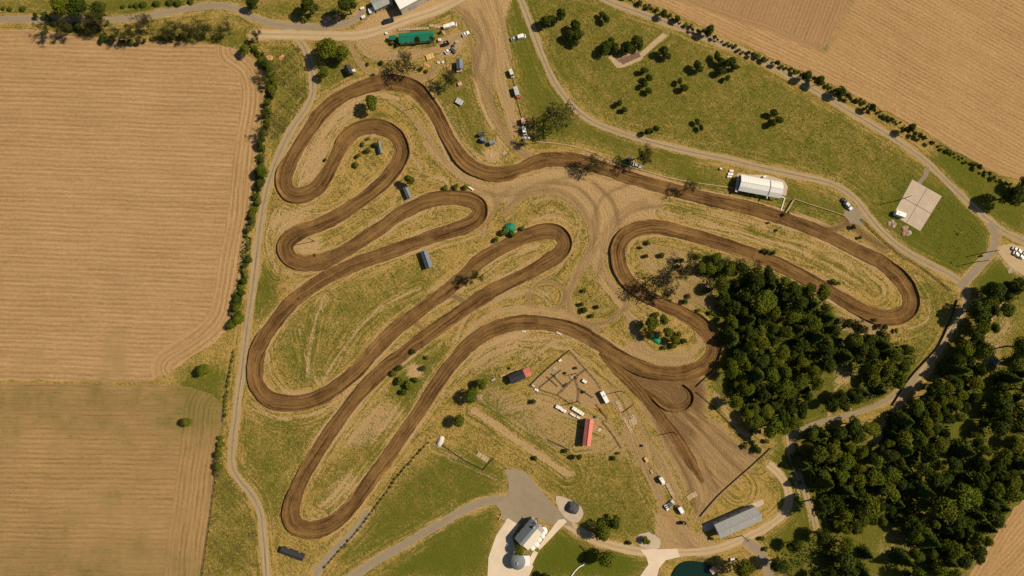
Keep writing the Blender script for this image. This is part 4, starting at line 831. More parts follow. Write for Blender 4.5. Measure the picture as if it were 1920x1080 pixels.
scatter('hedge_undergrowth', [(band(LEFTH, 17), .5), (band(RH, 9), .5)], 15000, 'leafdark', 'ragged low growth filling the hedgerows between their shrubs', 'hedge growth', .34, 1.6, 33, .3, -.3)
scatter('rough_grass', [(RING, .6), ([(430,700),(450,880),(500,1060),(385,1080),(410,840)], .1), ([(975,0),(1100,0),(1700,290),(1850,430),(1800,510),(1600,350),(1200,250),(1050,160)], .2), ([(490,90),(570,90),(580,180),(520,280),(500,250)], .1)], 60000, 'leafdry',
        'tussocks of rough dry grass over the infield and meadow', 'rough grass', .30, .45, 9, .21, .55, (), avoid_soil=True)
scatter('rough_grass', [(RING, .7), ([(975,0),(1100,0),(1700,290),(1850,430),(1800,510),(1600,350),(1200,250),(1050,160)], .3)], 22000, 'leafdark',
        'dark green weed clumps over the infield and meadow', 'weeds', .26, .4, 19, .17, 1.2, (), avoid_soil=True)
for x, y, r in [(1840,600,15),(1822,625,14),(1805,650,14),(1790,675,15),(1772,700,14),(1752,722,14),(1735,745,15),(1712,770,14),(1692,800,13),(1897,540,14),(1870,560,12)]:
    tree(x + 4, y, r, 'dark', 'tall dark tree casting shade on the lane', 'lane side trees of the right wood', hs=1.0)

# ------------------------------------------------------------------ buildings and structures
def axis(p0, p1, z):
    a = PT(*p0, z); b = PT(*p1, z); d = b - a; return (a + b) / 2, d.length, math.atan2(d.y, d.x)
def gable(name, label, cat, p0, p1, wpx, roof, wall='wall', h=3.0, rise=1.2, over=.35, parts=(), roof2=None, endcap=None, group=None):
    c, L, rz = axis(p0, p1, h + rise * .5); W = wpx * .25
    o = empty(name, (c.x, c.y, 0), rz, label, cat, group); x, y = L / 2 - over, W / 2 - over
    b = MB(); b.box(-x, x, -y, y, 0, h)
    b.add([(-x, -y, h), (-x, y, h), (-x, 0, h + rise * (y / (W / 2)))], [(0, 2, 1)]); b.add([(x, -y, h), (x, y, h), (x, 0, h + rise * (y / (W / 2)))], [(0, 1, 2)])
    wl = b.build('wall', wall, o)
    X, Y, t = L / 2, W / 2, .12
    for s, mt in ((-1, roof), (1, roof2 or roof)):
        r = MB(); z0 = h - .05; z1 = h + rise
        r.add([(-X, 0, z1), (X, 0, z1), (X, s * Y, z0), (-X, s * Y, z0), (-X, 0, z1 - t), (X, 0, z1 - t), (X, s * Y, z0 - t), (-X, s * Y, z0 - t)],
              [(0, 1, 2, 3), (7, 6, 5, 4), (0, 4, 5, 1), (1, 5, 6, 2), (2, 6, 7, 3), (3, 7, 4, 0)])
        r.build('roof_slope', mt, o)
    MB().tube((-X, 0, h + rise + .03), (X, 0, h + rise + .03), .10, n=6).build('ridge_cap', 'darkgrey' if roof in ('darkroof', 'slate', 'blueroof') else roof, o)
    d = MB().box(-.8, .8, -y - .05, -y + .0, .0, min(2.2, h - .3)).build('door', 'wood', o)
    MB().box(.5, .6, -y - .1, -y - .05, 1.0, 1.15).build('handle', 'silver', d)
    n = max(2, int(L / 5))
    for i in range(n):
        xx = -x + (i + .5) * 2 * x / n
        if abs(xx) < 1.5: continue
        for s in (-1, 1):
            f = MB().box(xx - .55, xx + .55, s * (y + .03) - .03, s * (y + .03) + .03, 1.0, min(1.9, h - .4)).build('window', 'glass', o)
            MB().box(xx - .65, xx + .65, s * (y + .05) - .06, s * (y + .05) + .06, .9, .98).build('sill', 'offwhite', f)
    return o, L, W
def block(parent, name, x0, x1, y0, y1, z0, z1, m, tx=0, ty=0): return MB().box(x0, x1, y0, y1, z0, z1, tx, ty).build(name, m, parent)

# white marquee barn: mansard sheet roof in two sections with an open lower side
c, L, rz = axis((1392, 342), (1467, 356), 4); o = empty('marquee_barn', (c.x, c.y, 0), rz, 'long white ribbed marquee barn beside the middle lane', 'barn')
for x0, x1 in ((-L / 2 - 1, L * .17), (L * .17 + .4, L / 2)):
    prof = [(-3.9, 3.0), (-2.1, 4.5), (0, 5.2), (2.1, 4.5), (3.9, 3.0), (3.9, 2.85), (2.05, 4.35), (0, 5.05), (-2.05, 4.35), (-3.9, 2.85)]
    b = MB(); n = len(prof)
    b.add([(x0, p[0], p[1]) for p in prof] + [(x1, p[0], p[1]) for p in prof], [(i, n + i, n + (i + 1) % n, (i + 1) % n) for i in range(n)] + [(0, 9, 8, 1), (1, 8, 7, 2), (2, 7, 6, 3), (3, 6, 5, 4), (n, n + 1, n + 8, n + 9), (n + 1, n + 2, n + 7, n + 8), (n + 2, n + 3, n + 6, n + 7), (n + 3, n + 4, n + 5, n + 6)])
    rf = b.build('roof_section', 'whiteroof', o); MB().box(x0, x1, -.12, .12, 5.2, 5.28).build('ridge_cap', 'offwhite', rf)
MB().box(L * .17 + .02, L * .17 + .38, -5.2, 4.1, 2.6, 3.0).build('cross_beam', 'offwhite', o)
for x_ in (-L / 2 - .8, -L / 4, L * .17, L / 2 - .3):
    for y_ in (-3.8, 3.8): MB().box(x_ - .12, x_ + .12, y_ - .12, y_ + .12, 0, 2.9).build('post', 'offwhite', o)
MB().box(-L / 2 - .9, L / 2 - .2, 3.6, 3.7, 0, 2.8).build('back_wall', 'offwhite', o)
MB().box(-L / 2 - 2.2, -L / 2 - 1.02, -4.6, 3.6, 2.3, 2.5, .1, .1).build('end_canopy', 'silver', o)
# big white building and grey shed at the top edge
A = PT(751, 17, 6); d = (PT(815, -17, 6) - A); rz = math.atan2(d.y, d.x)
o = empty('white_building', (A.x, A.y, 0), rz, 'big flat white roofed building at the top edge', 'building')
block(o, 'wall', 0, 30, .3, 16, 0, 5.6, 'offwhite'); rf = block(o, 'roof', -.3, 30.3, 0, 16.3, 5.6, 6.0, 'white', .0, .0); block(rf, 'vent', 9, 10.2, 6, 7.2, 6.0, 6.7, 'silver'); block(o, 'garage_door', 4, 8, .22, .28, 0, 3.5, 'silver'); block(o, 'garage_door', 14, 18, .22, .28, 0, 3.5, 'silver')
gable('grey_shed', 'grey ribbed roof shed left of the big white building', 'shed', (698, 9), (732, -7), 22, 'greyroof', h=3.2, rise=1.0)
gable('clubhouse', 'long building with a bright green metal roof', 'building', (747, 70.5), (813, 64.5), 19, 'greenroof', 'wall', 3.0, 1.3)
gable('green_annex', 'small green roofed hut at the left end of the clubhouse', 'hut', (729, 70), (742, 69), 9, 'greenroof', 'wall', 2.2, .6)
gable('black_shed', 'black roofed shed between two trees above the track', 'shed', (649, 122), (657, 138), 11, 'darkroof', 'darkwood', 2.8, .9)
gable('blue_cabin', 'dark blue roofed cabin with a pale porch beside the dirt lane', 'cabin', (861, 110), (862, 128), 12, 'blueroof', 'wall', 2.8, .8)
gable('infield_cabin', 'slate blue cabin alone in the left infield', 'cabin', (794, 470), (805, 502), 13, 'blueroof', 'wall', 2.8, 1.1, roof2='blueroof')
gable('long_shed', 'black roofed shed with a red right end above the timber stack', 'shed', (956, 713), (983, 700.5), 17, 'darkroof', 'darkwood', 2.8, 1.1)
gable('red_end_annex', 'red roofed end building joined to the black shed', 'shed', (982.5, 700.5), (995, 696), 15, 'redroof', 'wood', 2.5, .9)
gable('red_barn', 'narrow barn with a salmon red roof in the lower paddock', 'barn', (1106, 786), (1100, 836), 15, 'redroof', 'wood', 3.6, 1.2)
gable('small_shack', 'small grey and white shack beside a green tree', 'shack', (758, 348), (768, 371), 9, 'slate', 'wall', 2.3, .6)
gable('timing_hut', 'narrow pale hut inside the upper left loop', 'hut', (709, 264), (714, 287), 6.5, 'slate', 'wall', 2.2, .5)
gable('grey_barn', 'long grey sheet roofed barn at the bottom, left of the dirt lane', 'barn', (1346, 998), (1425, 963), 27, 'greyroof', 'wall', 4.6, 1.2)
sheet('concrete_apron', [(1314, 986), (1352, 968), (1430, 935), (1433, 945), (1320, 998)], 'concrete', .06, 31, .05)
gable('black_shed', 'long low black shed beyond the bottom hairpin', 'shed', (526, 1031), (569, 1047), 12, 'darkroof', 'darkwood', 2.2, .35)
sheet('brown_terrace', [(1157, 112), (1170, 108), (1197, 97), (1202, 106), (1168, 121)], simple('brown_terrace', (.17, .105, .075), .9, .3, 1), .07, 44, .05)
gable('pump_house', 'tiny pink tiled pump house on the pond bank', 'hut', (1334, 1074), (1343, 1067), 10, simple('pink_tile', (.55, .36, .28), .8, .2, 3), 'wall', 1.8, .5)
# the house with a slate slope and a pale terrace roof
c, L, rz = axis((976, 1020), (1008, 982), 5); o = empty('house', (c.x, c.y, 0), rz, 'slate and pale roofed house with scalloped terrace at the bottom', 'house')
block(o, 'wall', -L / 2 + .3, L / 2 - .3, -4.4, 3.1, 0, 4.4, 'wall')
r = MB().add([(-L / 2, 0.6, 6.6), (L / 2, .6, 6.6), (L / 2, 3.6, 4.4), (-L / 2, 3.6, 4.4), (-L / 2, .6, 6.4), (L / 2, .6, 6.4), (L / 2, 3.6, 4.2), (-L / 2, 3.6, 4.2)], [(0, 1, 2, 3), (7, 6, 5, 4), (0, 4, 5, 1), (1, 5, 6, 2), (2, 6, 7, 3), (3, 7, 4, 0)]).build('roof_slope', 'slate', o)
MB().add([(-L / 2, 0.6, 6.6), (L / 2, .6, 6.6), (L / 2, -1.2, 5.6), (-L / 2, -1.2, 5.6), (-L / 2, .6, 6.4), (L / 2, .6, 6.4), (L / 2, -1.2, 5.4), (-L / 2, -1.2, 5.4)], [(3, 2, 1, 0), (4, 5, 6, 7), (1, 5, 4, 0), (2, 6, 5, 1), (3, 7, 6, 2), (0, 4, 7, 3)]).build('roof_slope', 'slate', o)
block(r, 'chimney', L / 2 - 2.2, L / 2 - 1.4, .2, 1.0, 6.2, 7.5, 'stone')
MB().add([(-L / 2 + .2, -1.2, 5.35), (L / 2 - 1.8, -1.2, 5.35), (L / 2 - 2.2, -4.8, 4.5), (-L / 2 + 3.2, -4.9, 4.5), (-L / 2, -4.4, 4.5), (-L / 2 + .2, -1.2, 5.2), (L / 2 - 1.8, -1.2, 5.2), (L / 2 - 2.2, -4.8, 4.35), (-L / 2 + 3.2, -4.9, 4.35), (-L / 2, -4.4, 4.35)],
         [(4, 3, 2, 1, 0), (5, 6, 7, 8, 9), (1, 6, 5, 0), (2, 7, 6, 1), (3, 8, 7, 2), (4, 9, 8, 3), (0, 5, 9, 4)]).build('terrace_roof', 'cream', o)
for i, (x_, y_, r_) in enumerate([(-4.2, -5.6, 1.3), (-2.0, -5.9, 1.4), (.4, -5.5, 1.3), (2.6, -5.8, 1.1), (4.7, -4.6, 1.7)]):
    MB().tube((x_, y_, 0), (x_, y_, 2.6 if i < 4 else 3.0), r_, n=14).build('bay', 'wall', o); MB().tube((x_, y_, 2.6 if i < 4 else 3.0), (x_, y_, 3.3), r_ * 1.1, r_ * .55, 14).build('bay_roof', 'white', o)
for x_ in (-3, 0, 3): f = block(o, 'window', x_ - .6, x_ + .6, 3.12, 3.2, 1.2, 2.4, 'glass'); block(f, 'sill', x_ - .7, x_ + .7, 3.12, 3.3, 1.05, 1.15, 'offwhite')
block(o, 'door', -L / 2 + .24, -L / 2 + .3, -1, 0, 0, 2.1, 'wood')
# round tower with a dark domed roof
c = PT(970, 1054, 4); o = empty('round_tower', (c.x, c.y, 0), 0, 'round dark domed building at the lower end of the house', 'building')
MB().tube((0, 0, 0), (0, 0, 3.6), 3.2, n=28).build('wall', 'wall', o)
dm = MB(); K_ = 28
for i, (r0, z0, r1, z1) in enumerate([(3.6, 3.5, 3.0, 4.2), (3.0, 4.2, 1.9, 4.9), (1.9, 4.9, .6, 5.3), (.6, 5.3, .05, 5.4)]): dm.tube((0, 0, z0), (0, 0, z1), r0, r1, K_, False)
dm.tube((0, 0, 3.35), (0, 0, 3.5), 3.6, n=K_); dr = dm.build('dome_roof', 'slate', o); MB().tube((0, 0, 5.35), (0, 0, 6.0), .35, .25, 8).build('finial', 'offwhite', dr)
block(o, 'porch', 2.7, 5.2, -1.6, 2.2, 0, 3.0, 'wall'); block(o, 'porch_roof', 2.5, 5.6, -2.0, 2.6, 3.0, 3.3, 'white', .1, .1); block(o, 'window', -.6, .6, -3.28, -3.15, 1.2, 2.4, 'glass')

def blobmesh(b, c, r, seed, n=10, fl=.7):
    g = random.Random(seed); rings = 5; vs = []; fs = []
    for j in range(rings + 1):
        ph = math.pi * .5 * j / rings
        for i in range(n): rr = r * math.cos(ph) * g.uniform(.78, 1.15); a = 6.283 * i / n; vs.append((c[0] + rr * math.cos(a), c[1] + rr * math.sin(a), c[2] + r * fl * math.sin(ph) * g.uniform(.85, 1.1)))
    for j in range(rings):
        for i in range(n): fs.append((j * n + i, j * n + (i + 1) % n, (j + 1) * n + (i + 1) % n, (j + 1) * n + i))
    b.add(vs, fs)
def heap(name, label, cat, px, py, rpx, m, n=8, seed=1, group=None, hgt=.8, m2=None):
    p = PT(px, py); g = random.Random(seed); o = empty(name, (p.x, p.y, 0), 0, label, cat, group); r = rpx * .25
    for mm, nn, nm in ((m, n, 'stones' if 'stone' in m else 'heap'), (m2, max(2, n // 2), 'debris')):
        if not mm: continue
        b = MB()
        for i in range(nn): a = g.uniform(0, 6.28); q = r * math.sqrt(g.random()) * .75; blobmesh(b, (q * math.cos(a), q * math.sin(a), 0), r * g.uniform(.25, .5), g.randrange(999), 8, hgt)
        b.build(nm, mm, o)
    return o
def frame_tarp(name, label, px, py, lx, ly, ang_, m, h=1.6, cat='tarpaulin'):
    p = PT(px, py, h); o = empty(name, (p.x, p.y, 0), R(ang_), label, cat); n = 12; X, Y = lx * .125, ly * .125; g = random.Random(int(px))
    vs = []; fs = []
    for j in range(n + 1):
        for i in range(n + 1):
            u, v = -1 + 2 * i / n, -1 + 2 * j / n; q = max(abs(u), abs(v)); rr = math.hypot(u, v); s_ = 1 if rr == 0 else q / rr
            sx, sy = u * (s_ * .6 + .4), v * (s_ * .6 + .4)
            vs.append((sx * X * g.uniform(.96, 1.04), sy * Y * g.uniform(.96, 1.04), h * max(0, 1 - q ** 2.5) * g.uniform(.85, 1.05) + .03))
    fs = [(j * (n + 1) + i, j * (n + 1) + i + 1, (j + 1) * (n + 1) + i + 1, (j + 1) * (n + 1) + i) for j in range(n) for i in range(n)]
    MB().add(vs, fs).build('cover', m, o); b = MB()
    for i in range(6): a = 6.283 * i / 6; b.tube((X * .8 * math.cos(a), Y * .8 * math.sin(a), 0), (X * .8 * math.cos(a), Y * .8 * math.sin(a), h * .45), .05)
    b.build('frame', 'wood', o); return o
frame_tarp('green_marquee', 'round teal green canopy beside the inner hairpin', 955, 427, 24, 20, 25, 'teal', 2.6, 'canopy')
frame_tarp('green_tarpaulin', 'bright green tarpaulin heap on the shrub island', 1231, 636, 25, 13, -38, 'green', 1.3)
frame_tarp('white_tarpaulin', 'crumpled white tarpaulin at the corner of the lawn fence', 825, 829, 22, 11, 65, 'offwhite', 1.4)
frame_tarp('dark_cover', 'dark rounded canopy on the pale gravel island', 1074, 955, 26, 22, -20, 'darkgrey', 2.8, 'canopy')
for x, y, r, m, m2, l, s in [(612, 37, 8, 'pinkstone', 'stone', 'pink and grey rubble heap on the top verge', 1), (632, 33, 8, 'orange', None, 'tan earth mound beside the rubble heap', 2), (1672, 421, 9, 'pinkstone', 'stone', 'pinkish rubble heap left below the concrete pad', 3), (1698, 434, 10, 'pinkstone', 'stone', 'larger pinkish rubble heap right below the concrete pad', 4),
                          (900, 745, 7, 'pinkstone', 'wood', 'pile of broken timber beside the sandy strip', 5), (920, 290, 4, 'stone', None, 'grey stone heap in the ring of sand', 6), (945, 288, 5, 'stone', None, 'grey stones right of the sand ring', 7), (1040, 693, 5, 'stone', 'wood', 'grey rubble in the upper paddock', 8), (1070, 706, 6, 'wood', 'stone', 'timber and rubble pile in the middle of the paddock', 9),
                          (695, 18, 6, 'wood', 'pinkstone', 'pile of old timber by the grey shed', 10), (800, 122, 6, 'orange', None, 'orange brown woodpile below the clubhouse', 11), (838, 128, 7, 'orange', 'wood', 'orange woodpile beside the pale scrub', 12), (1186, 782, 5, 'stone', None, 'pale stones on the slab beside the lane', 13), (505, 110, 8, 'orange', None, 'rusty brush pile in the left hedge', 14), (529, 108, 7, 'orange', None, 'rusty brush pile right of its twin', 15),
                          (1124, 806, 3, 'offwhite', None, 'white boulder right of the red barn', 16), (1006, 730, 3, 'offwhite', 'stone', 'white blocks at the paddock corner', 17), (1893, 508, 5, 'palewood', 'stone', 'broken timber on the grass by the car park', 18)]:
    heap('rubble_heap' if 'stone' in m else 'debris_heap', l, 'heap', x, y, r, m, 9, s, 'heaps of rubble and timber', .5, m2)
# concrete pad: four slabs with joints, two posts
pad = [(1710, 336), (1766, 368), (1725, 434), (1673, 404)]; q4 = [PT(*p) for p in pad]; ctr = sum(q4, Vector()) / 4
o = empty('concrete_pad', (ctr.x, ctr.y, 0), 0, 'square pale concrete pad of four slabs on the green lawn', 'concrete pad')
lerp2 = lambda u, v: (q4[0] * (1 - u) * (1 - v) + q4[1] * u * (1 - v) + q4[2] * u * v + q4[3] * (1 - u) * v) - ctr
for i in (0, 1):
    for j in (0, 1):
        e = .006; c4 = [lerp2(a, b) for a, b in ((i * .5 + e, j * .5 + e), (i * .5 + .5 - e, j * .5 + e), (i * .5 + .5 - e, j * .5 + .5 - e), (i * .5 + e, j * .5 + .5 - e))]
        MB().add([(p.x, p.y, .0) for p in c4] + [(p.x, p.y, .16) for p in c4], [(3, 2, 1, 0), (4, 5, 6, 7)] + [(k, (k + 1) % 4, 4 + (k + 1) % 4, 4 + k) for k in range(4)]).build('slab', 'concrete', o)
def line_fence(name, label, pts, h, m, gap=2.5, rails=2, solid=False, cat='fence', wid=.06):
    a = PL(pts); ln, s = catmull(a, gap) if len(a) > 2 else (np.array([a[0] + (a[1] - a[0]) * t for t in np.linspace(0, 1, max(2, int(np.linalg.norm(a[1] - a[0]) / gap) + 1))]), None)
    o = empty(name, (ln[0][0], ln[0][1], 0), 0, label, cat); b = MB(); ox, oy = ln[0]
    for x, y in ln[:100]: MB().box(x - ox - .07, x - ox + .07, y - oy - .07, y - oy + .07, 0, h + .1).build('post', m, o)
    for k in range(len(ln) - 1):
        p = Vector((ln[k][0] - ox, ln[k][1] - oy, 0)); q = Vector((ln[k + 1][0] - ox, ln[k + 1][1] - oy, 0)); n = (q - p).normalized().cross(Vector((0, 0, 1))) * wid
        for z0, z1 in ([(0.05, h)] if solid else [(h * (i + 1) / rails - .12, h * (i + 1) / rails) for i in range(rails)]):
            b.add([p - n + Vector((0, 0, z0)), q - n + Vector((0, 0, z0)), q + n + Vector((0, 0, z0)), p + n + Vector((0, 0, z0)), p - n + Vector((0, 0, z1)), q - n + Vector((0, 0, z1)), q + n + Vector((0, 0, z1)), p + n + Vector((0, 0, z1))],
                  [(0, 3, 2, 1), (4, 5, 6, 7), (0, 1, 5, 4), (1, 2, 6, 5), (2, 3, 7, 6), (3, 0, 4, 7)])
    b.build('panel' if solid else 'rails', m, o); return o
line_fence('board_fence', 'dark fence between the right hand grass and the forest lane', [(1794, 562), (1777, 608), (1757, 650), (1728, 682), (1700, 715), (1672, 760)], .9, 'darkwood', 2.6, solid=True)
line_fence('rail_fence', 'weedy rail fence along the lower lawn', [(802, 830), (755, 882), (712, 940), (665, 1002), (635, 1034), (610, 1062)], 1.1, 'darkwood', 3, 2)
line_fence('board_fence', 'plank fence closing the bottom of the start area', [(1444, 840), (1412, 870), (1380, 898), (1345, 930), (1312, 968)], .7, 'darkwood', 2.6, solid=True)
line_fence('board_fence', 'dark fence on the upper left side of the paddock', [(1069, 656), (1030, 688), (994, 722)], .9, 'darkwood', 2.5, solid=True)
line_fence('rail_fence', 'diagonal rail fence through the middle of the paddock', [(1101, 691), (1076, 711), (1047, 740)], 1.4, 'darkwood', 2.5)
line_fence('rail_fence', 'rail fence along the lower side of the paddock', [(994, 722), (1028, 735), (1046, 740), (1072, 757)], 1.0, 'wood', 2.5)
line_fence('rail_fence', 'rail fence along the track side of the paddock', [(1069, 656), (1100, 692), (1118, 712), (1128, 728)], 1.1, 'wood', 2.5)
line_fence('rail_fence', 'cross rail dividing the left paddock pens', [(1052, 694), (1012, 727)], 1.0, 'darkwood', 2.5)
for l_, p_ in [('upper short rail of the left paddock pens', [(1026, 706), (1046, 724)]), ('lower short rail of the left paddock pens', [(1034, 700), (1056, 722)]), ('rail from the paddock middle to the right corner', [(1086, 728), (1112, 745)]), ('rail beside the dirt lane below the trailer', [(1118, 758), (1140, 786)]),
               ('rail around the weedy plot right of the slab', [(1168, 773), (1186, 760)]), ('curved rail right of the red barn', [(1130, 790), (1150, 815), (1165, 840)]), ('rail left of the red barn along the sandy strip', [(1028, 824), (1068, 843)]), ('rail along the scrub above the drive', [(830, 834), (868, 860), (905, 880)]), ('short rail round the weedy garden plot', [(905, 882), (926, 858)])]:
    line_fence('rail_fence', l_ + ', dark weathered timber', p_, .8, 'darkwood', 2.5)
line_fence('rail_fence', 'thin rail fence from paddock middle to the lower pole', [(1080, 712), (1086, 732), (1084, 752)], 1.0, 'darkwood', 2.5)
line_fence('low_wall', 'low tan timber kerb along the upper straight', [(1005, 266), (1050, 270), (1100, 282), (1150, 302), (1200, 318), (1260, 335), (1320, 345), (1380, 353)], .3, 'palewood', 3, solid=True, cat='kerb', wid=.2)
line_fence('low_wall', 'low white wall with dark posts right of the marquee', [(1488, 373), (1520, 384), (1555, 395), (1584, 405)], .5, 'palewood', 1.8, solid=True, cat='wall', wid=.15)
line_fence('low_wall', 'short pale wall running down to the track', [(1487, 375), (1472, 400)], .9, 'palewood', 2, solid=True, cat='wall', wid=.30)
line_fence('low_wall', 'bent white kerb below the marquee apron', [(1450, 364), (1471, 371)], .3, 'offwhite', 2, solid=True, cat='kerb', wid=.28)
line_fence('low_wall', 'straight white kerb from the apron to the track', [(1471.5, 371), (1464, 395)], .3, 'offwhite', 2, solid=True, cat='kerb', wid=.25)
line_fence('wire_fence', 'old wire fence along the left ploughed field edge', [(440, 655), (428, 715), (418, 790)], 1.1, 'darkwood', 4)
line_fence('wire_fence', 'old wire fence along the lower left field', [(404, 893), (398, 950), (389, 1010), (378, 1085)], 1.1, 'darkwood', 4)
line_fence('rail_fence', 'fence in the ditch beside the middle lane', [(1614, 411), (1650, 446), (1690, 478), (1730, 503), (1782, 545)], .9, 'darkwood', 4, 2)
line_fence('rail_fence', 'low dark rail on the inside of the joining straights', [(1111, 627), (1150, 650), (1185, 668), (1212, 678)], .7, 'darkwood', 3, 2)
line_fence('board_fence', 'short board fence beside the dark turning circle', [(1305, 725), (1318, 712), (1335, 698)], .9, 'darkwood', 2.5, solid=True)
line_fence('rail_fence', 'pale rail fence beside the camper row', [(957, 128), (966, 160), (975, 205), (981, 225)], .8, 'palewood', 3)
line_fence('rail_fence', 'dark rail along the right edge of the start area', [(1306, 735), (1335, 760), (1370, 795), (1395, 822)], .8, 'darkwood', 3.2)
line_fence('garden_wall', 'short curved white garden wall on the lawn', [(1095, 1058), (1085, 1063), (1075, 1074), (1068, 1086)], .5, 'white', 2, solid=True, cat='wall', wid=.2)
line_fence('hedge_edging', 'dark curved edging on the mown lawn', [(1088, 1023), (1098, 1033), (1099, 1045), (1091, 1056)], .6, 'darkwood', 2, solid=True, cat='edging', wid=.15)
def pole(px, py, h, label, arm=True, light=False):
    p = PT(px, py); o = empty('utility_pole' if not light else 'lamp_post', (p.x, p.y, 0), R(20), label, 'pole')
    MB().tube((0, 0, 0), (0, 0, h), .20, .13, 8).build('pole', 'darkwood', o)
    if arm: a = MB().box(-1.1, 1.1, -.08, .08, h - .9, h - .72).build('cross_arm', 'darkwood', o); [MB().tube((x, 0, h - .72), (x, 0, h - .5), .06).build('insulator', 'offwhite', a) for x in (-1, 0, 1)]
    if light: MB().box(-.1, 1.1, -.15, .15, h - .12, h + .06).build('lamp_head', 'darkgrey', o)
    return o
for x, y, h, l, a, li in [(589, 452, 9, 'tall pole in the sandy end of the second left bend', 1, 0), (1164, 733, 10, 'utility pole right of the white trailer', 1, 0), (1084, 753, 9, 'utility pole below the paddock', 1, 0), (1683, 376, 9, 'tall lone pole left of the concrete pad', 0, 1),
                          (1007, 972, 8, 'lamp post at the top corner of the house', 0, 1), (1391, 1004, 8, 'utility pole by the grey barn wall', 1, 0), (1826, 492, 9, 'utility pole left of the lane junction', 1, 0), (1845, 474, 9, 'utility pole nearer the junction, on the lawn', 1, 0), (1080, 700, 6, 'short dark pole in the middle of the paddock', 0, 0),
                          (775, 203, 5, 'slim pole beside the infield path', 0, 0), (1261, 810, 8, 'utility pole beside the start area', 1, 0)]:
    pole(x, y, h, l, a, li)
p = PT(1797, 441); o = empty('timber_post', (p.x, p.y, 0), .6, 'leaning pale timber sign post alone on the lawn', 'sign post'); MB().tube((0, 0, 0), (.9, .9, 1.6), .16, .12).build('post', 'palewood', o); MB().box(.3, 1.5, .6, .8, 1.2, 1.7).build('board', 'palewood', o)
p = PT(938, 970); o = empty('timber_cross', (p.x, p.y, 0), -.5, 'orange timber beams lying crossed on the grass by the drive', 'timber'); MB().box(-2, 2, -.25, .25, 0, .3).build('beam', 'orange', o); MB().box(-.2, .3, -1.2, 1.6, .3, .5).build('beam', 'orange', o)

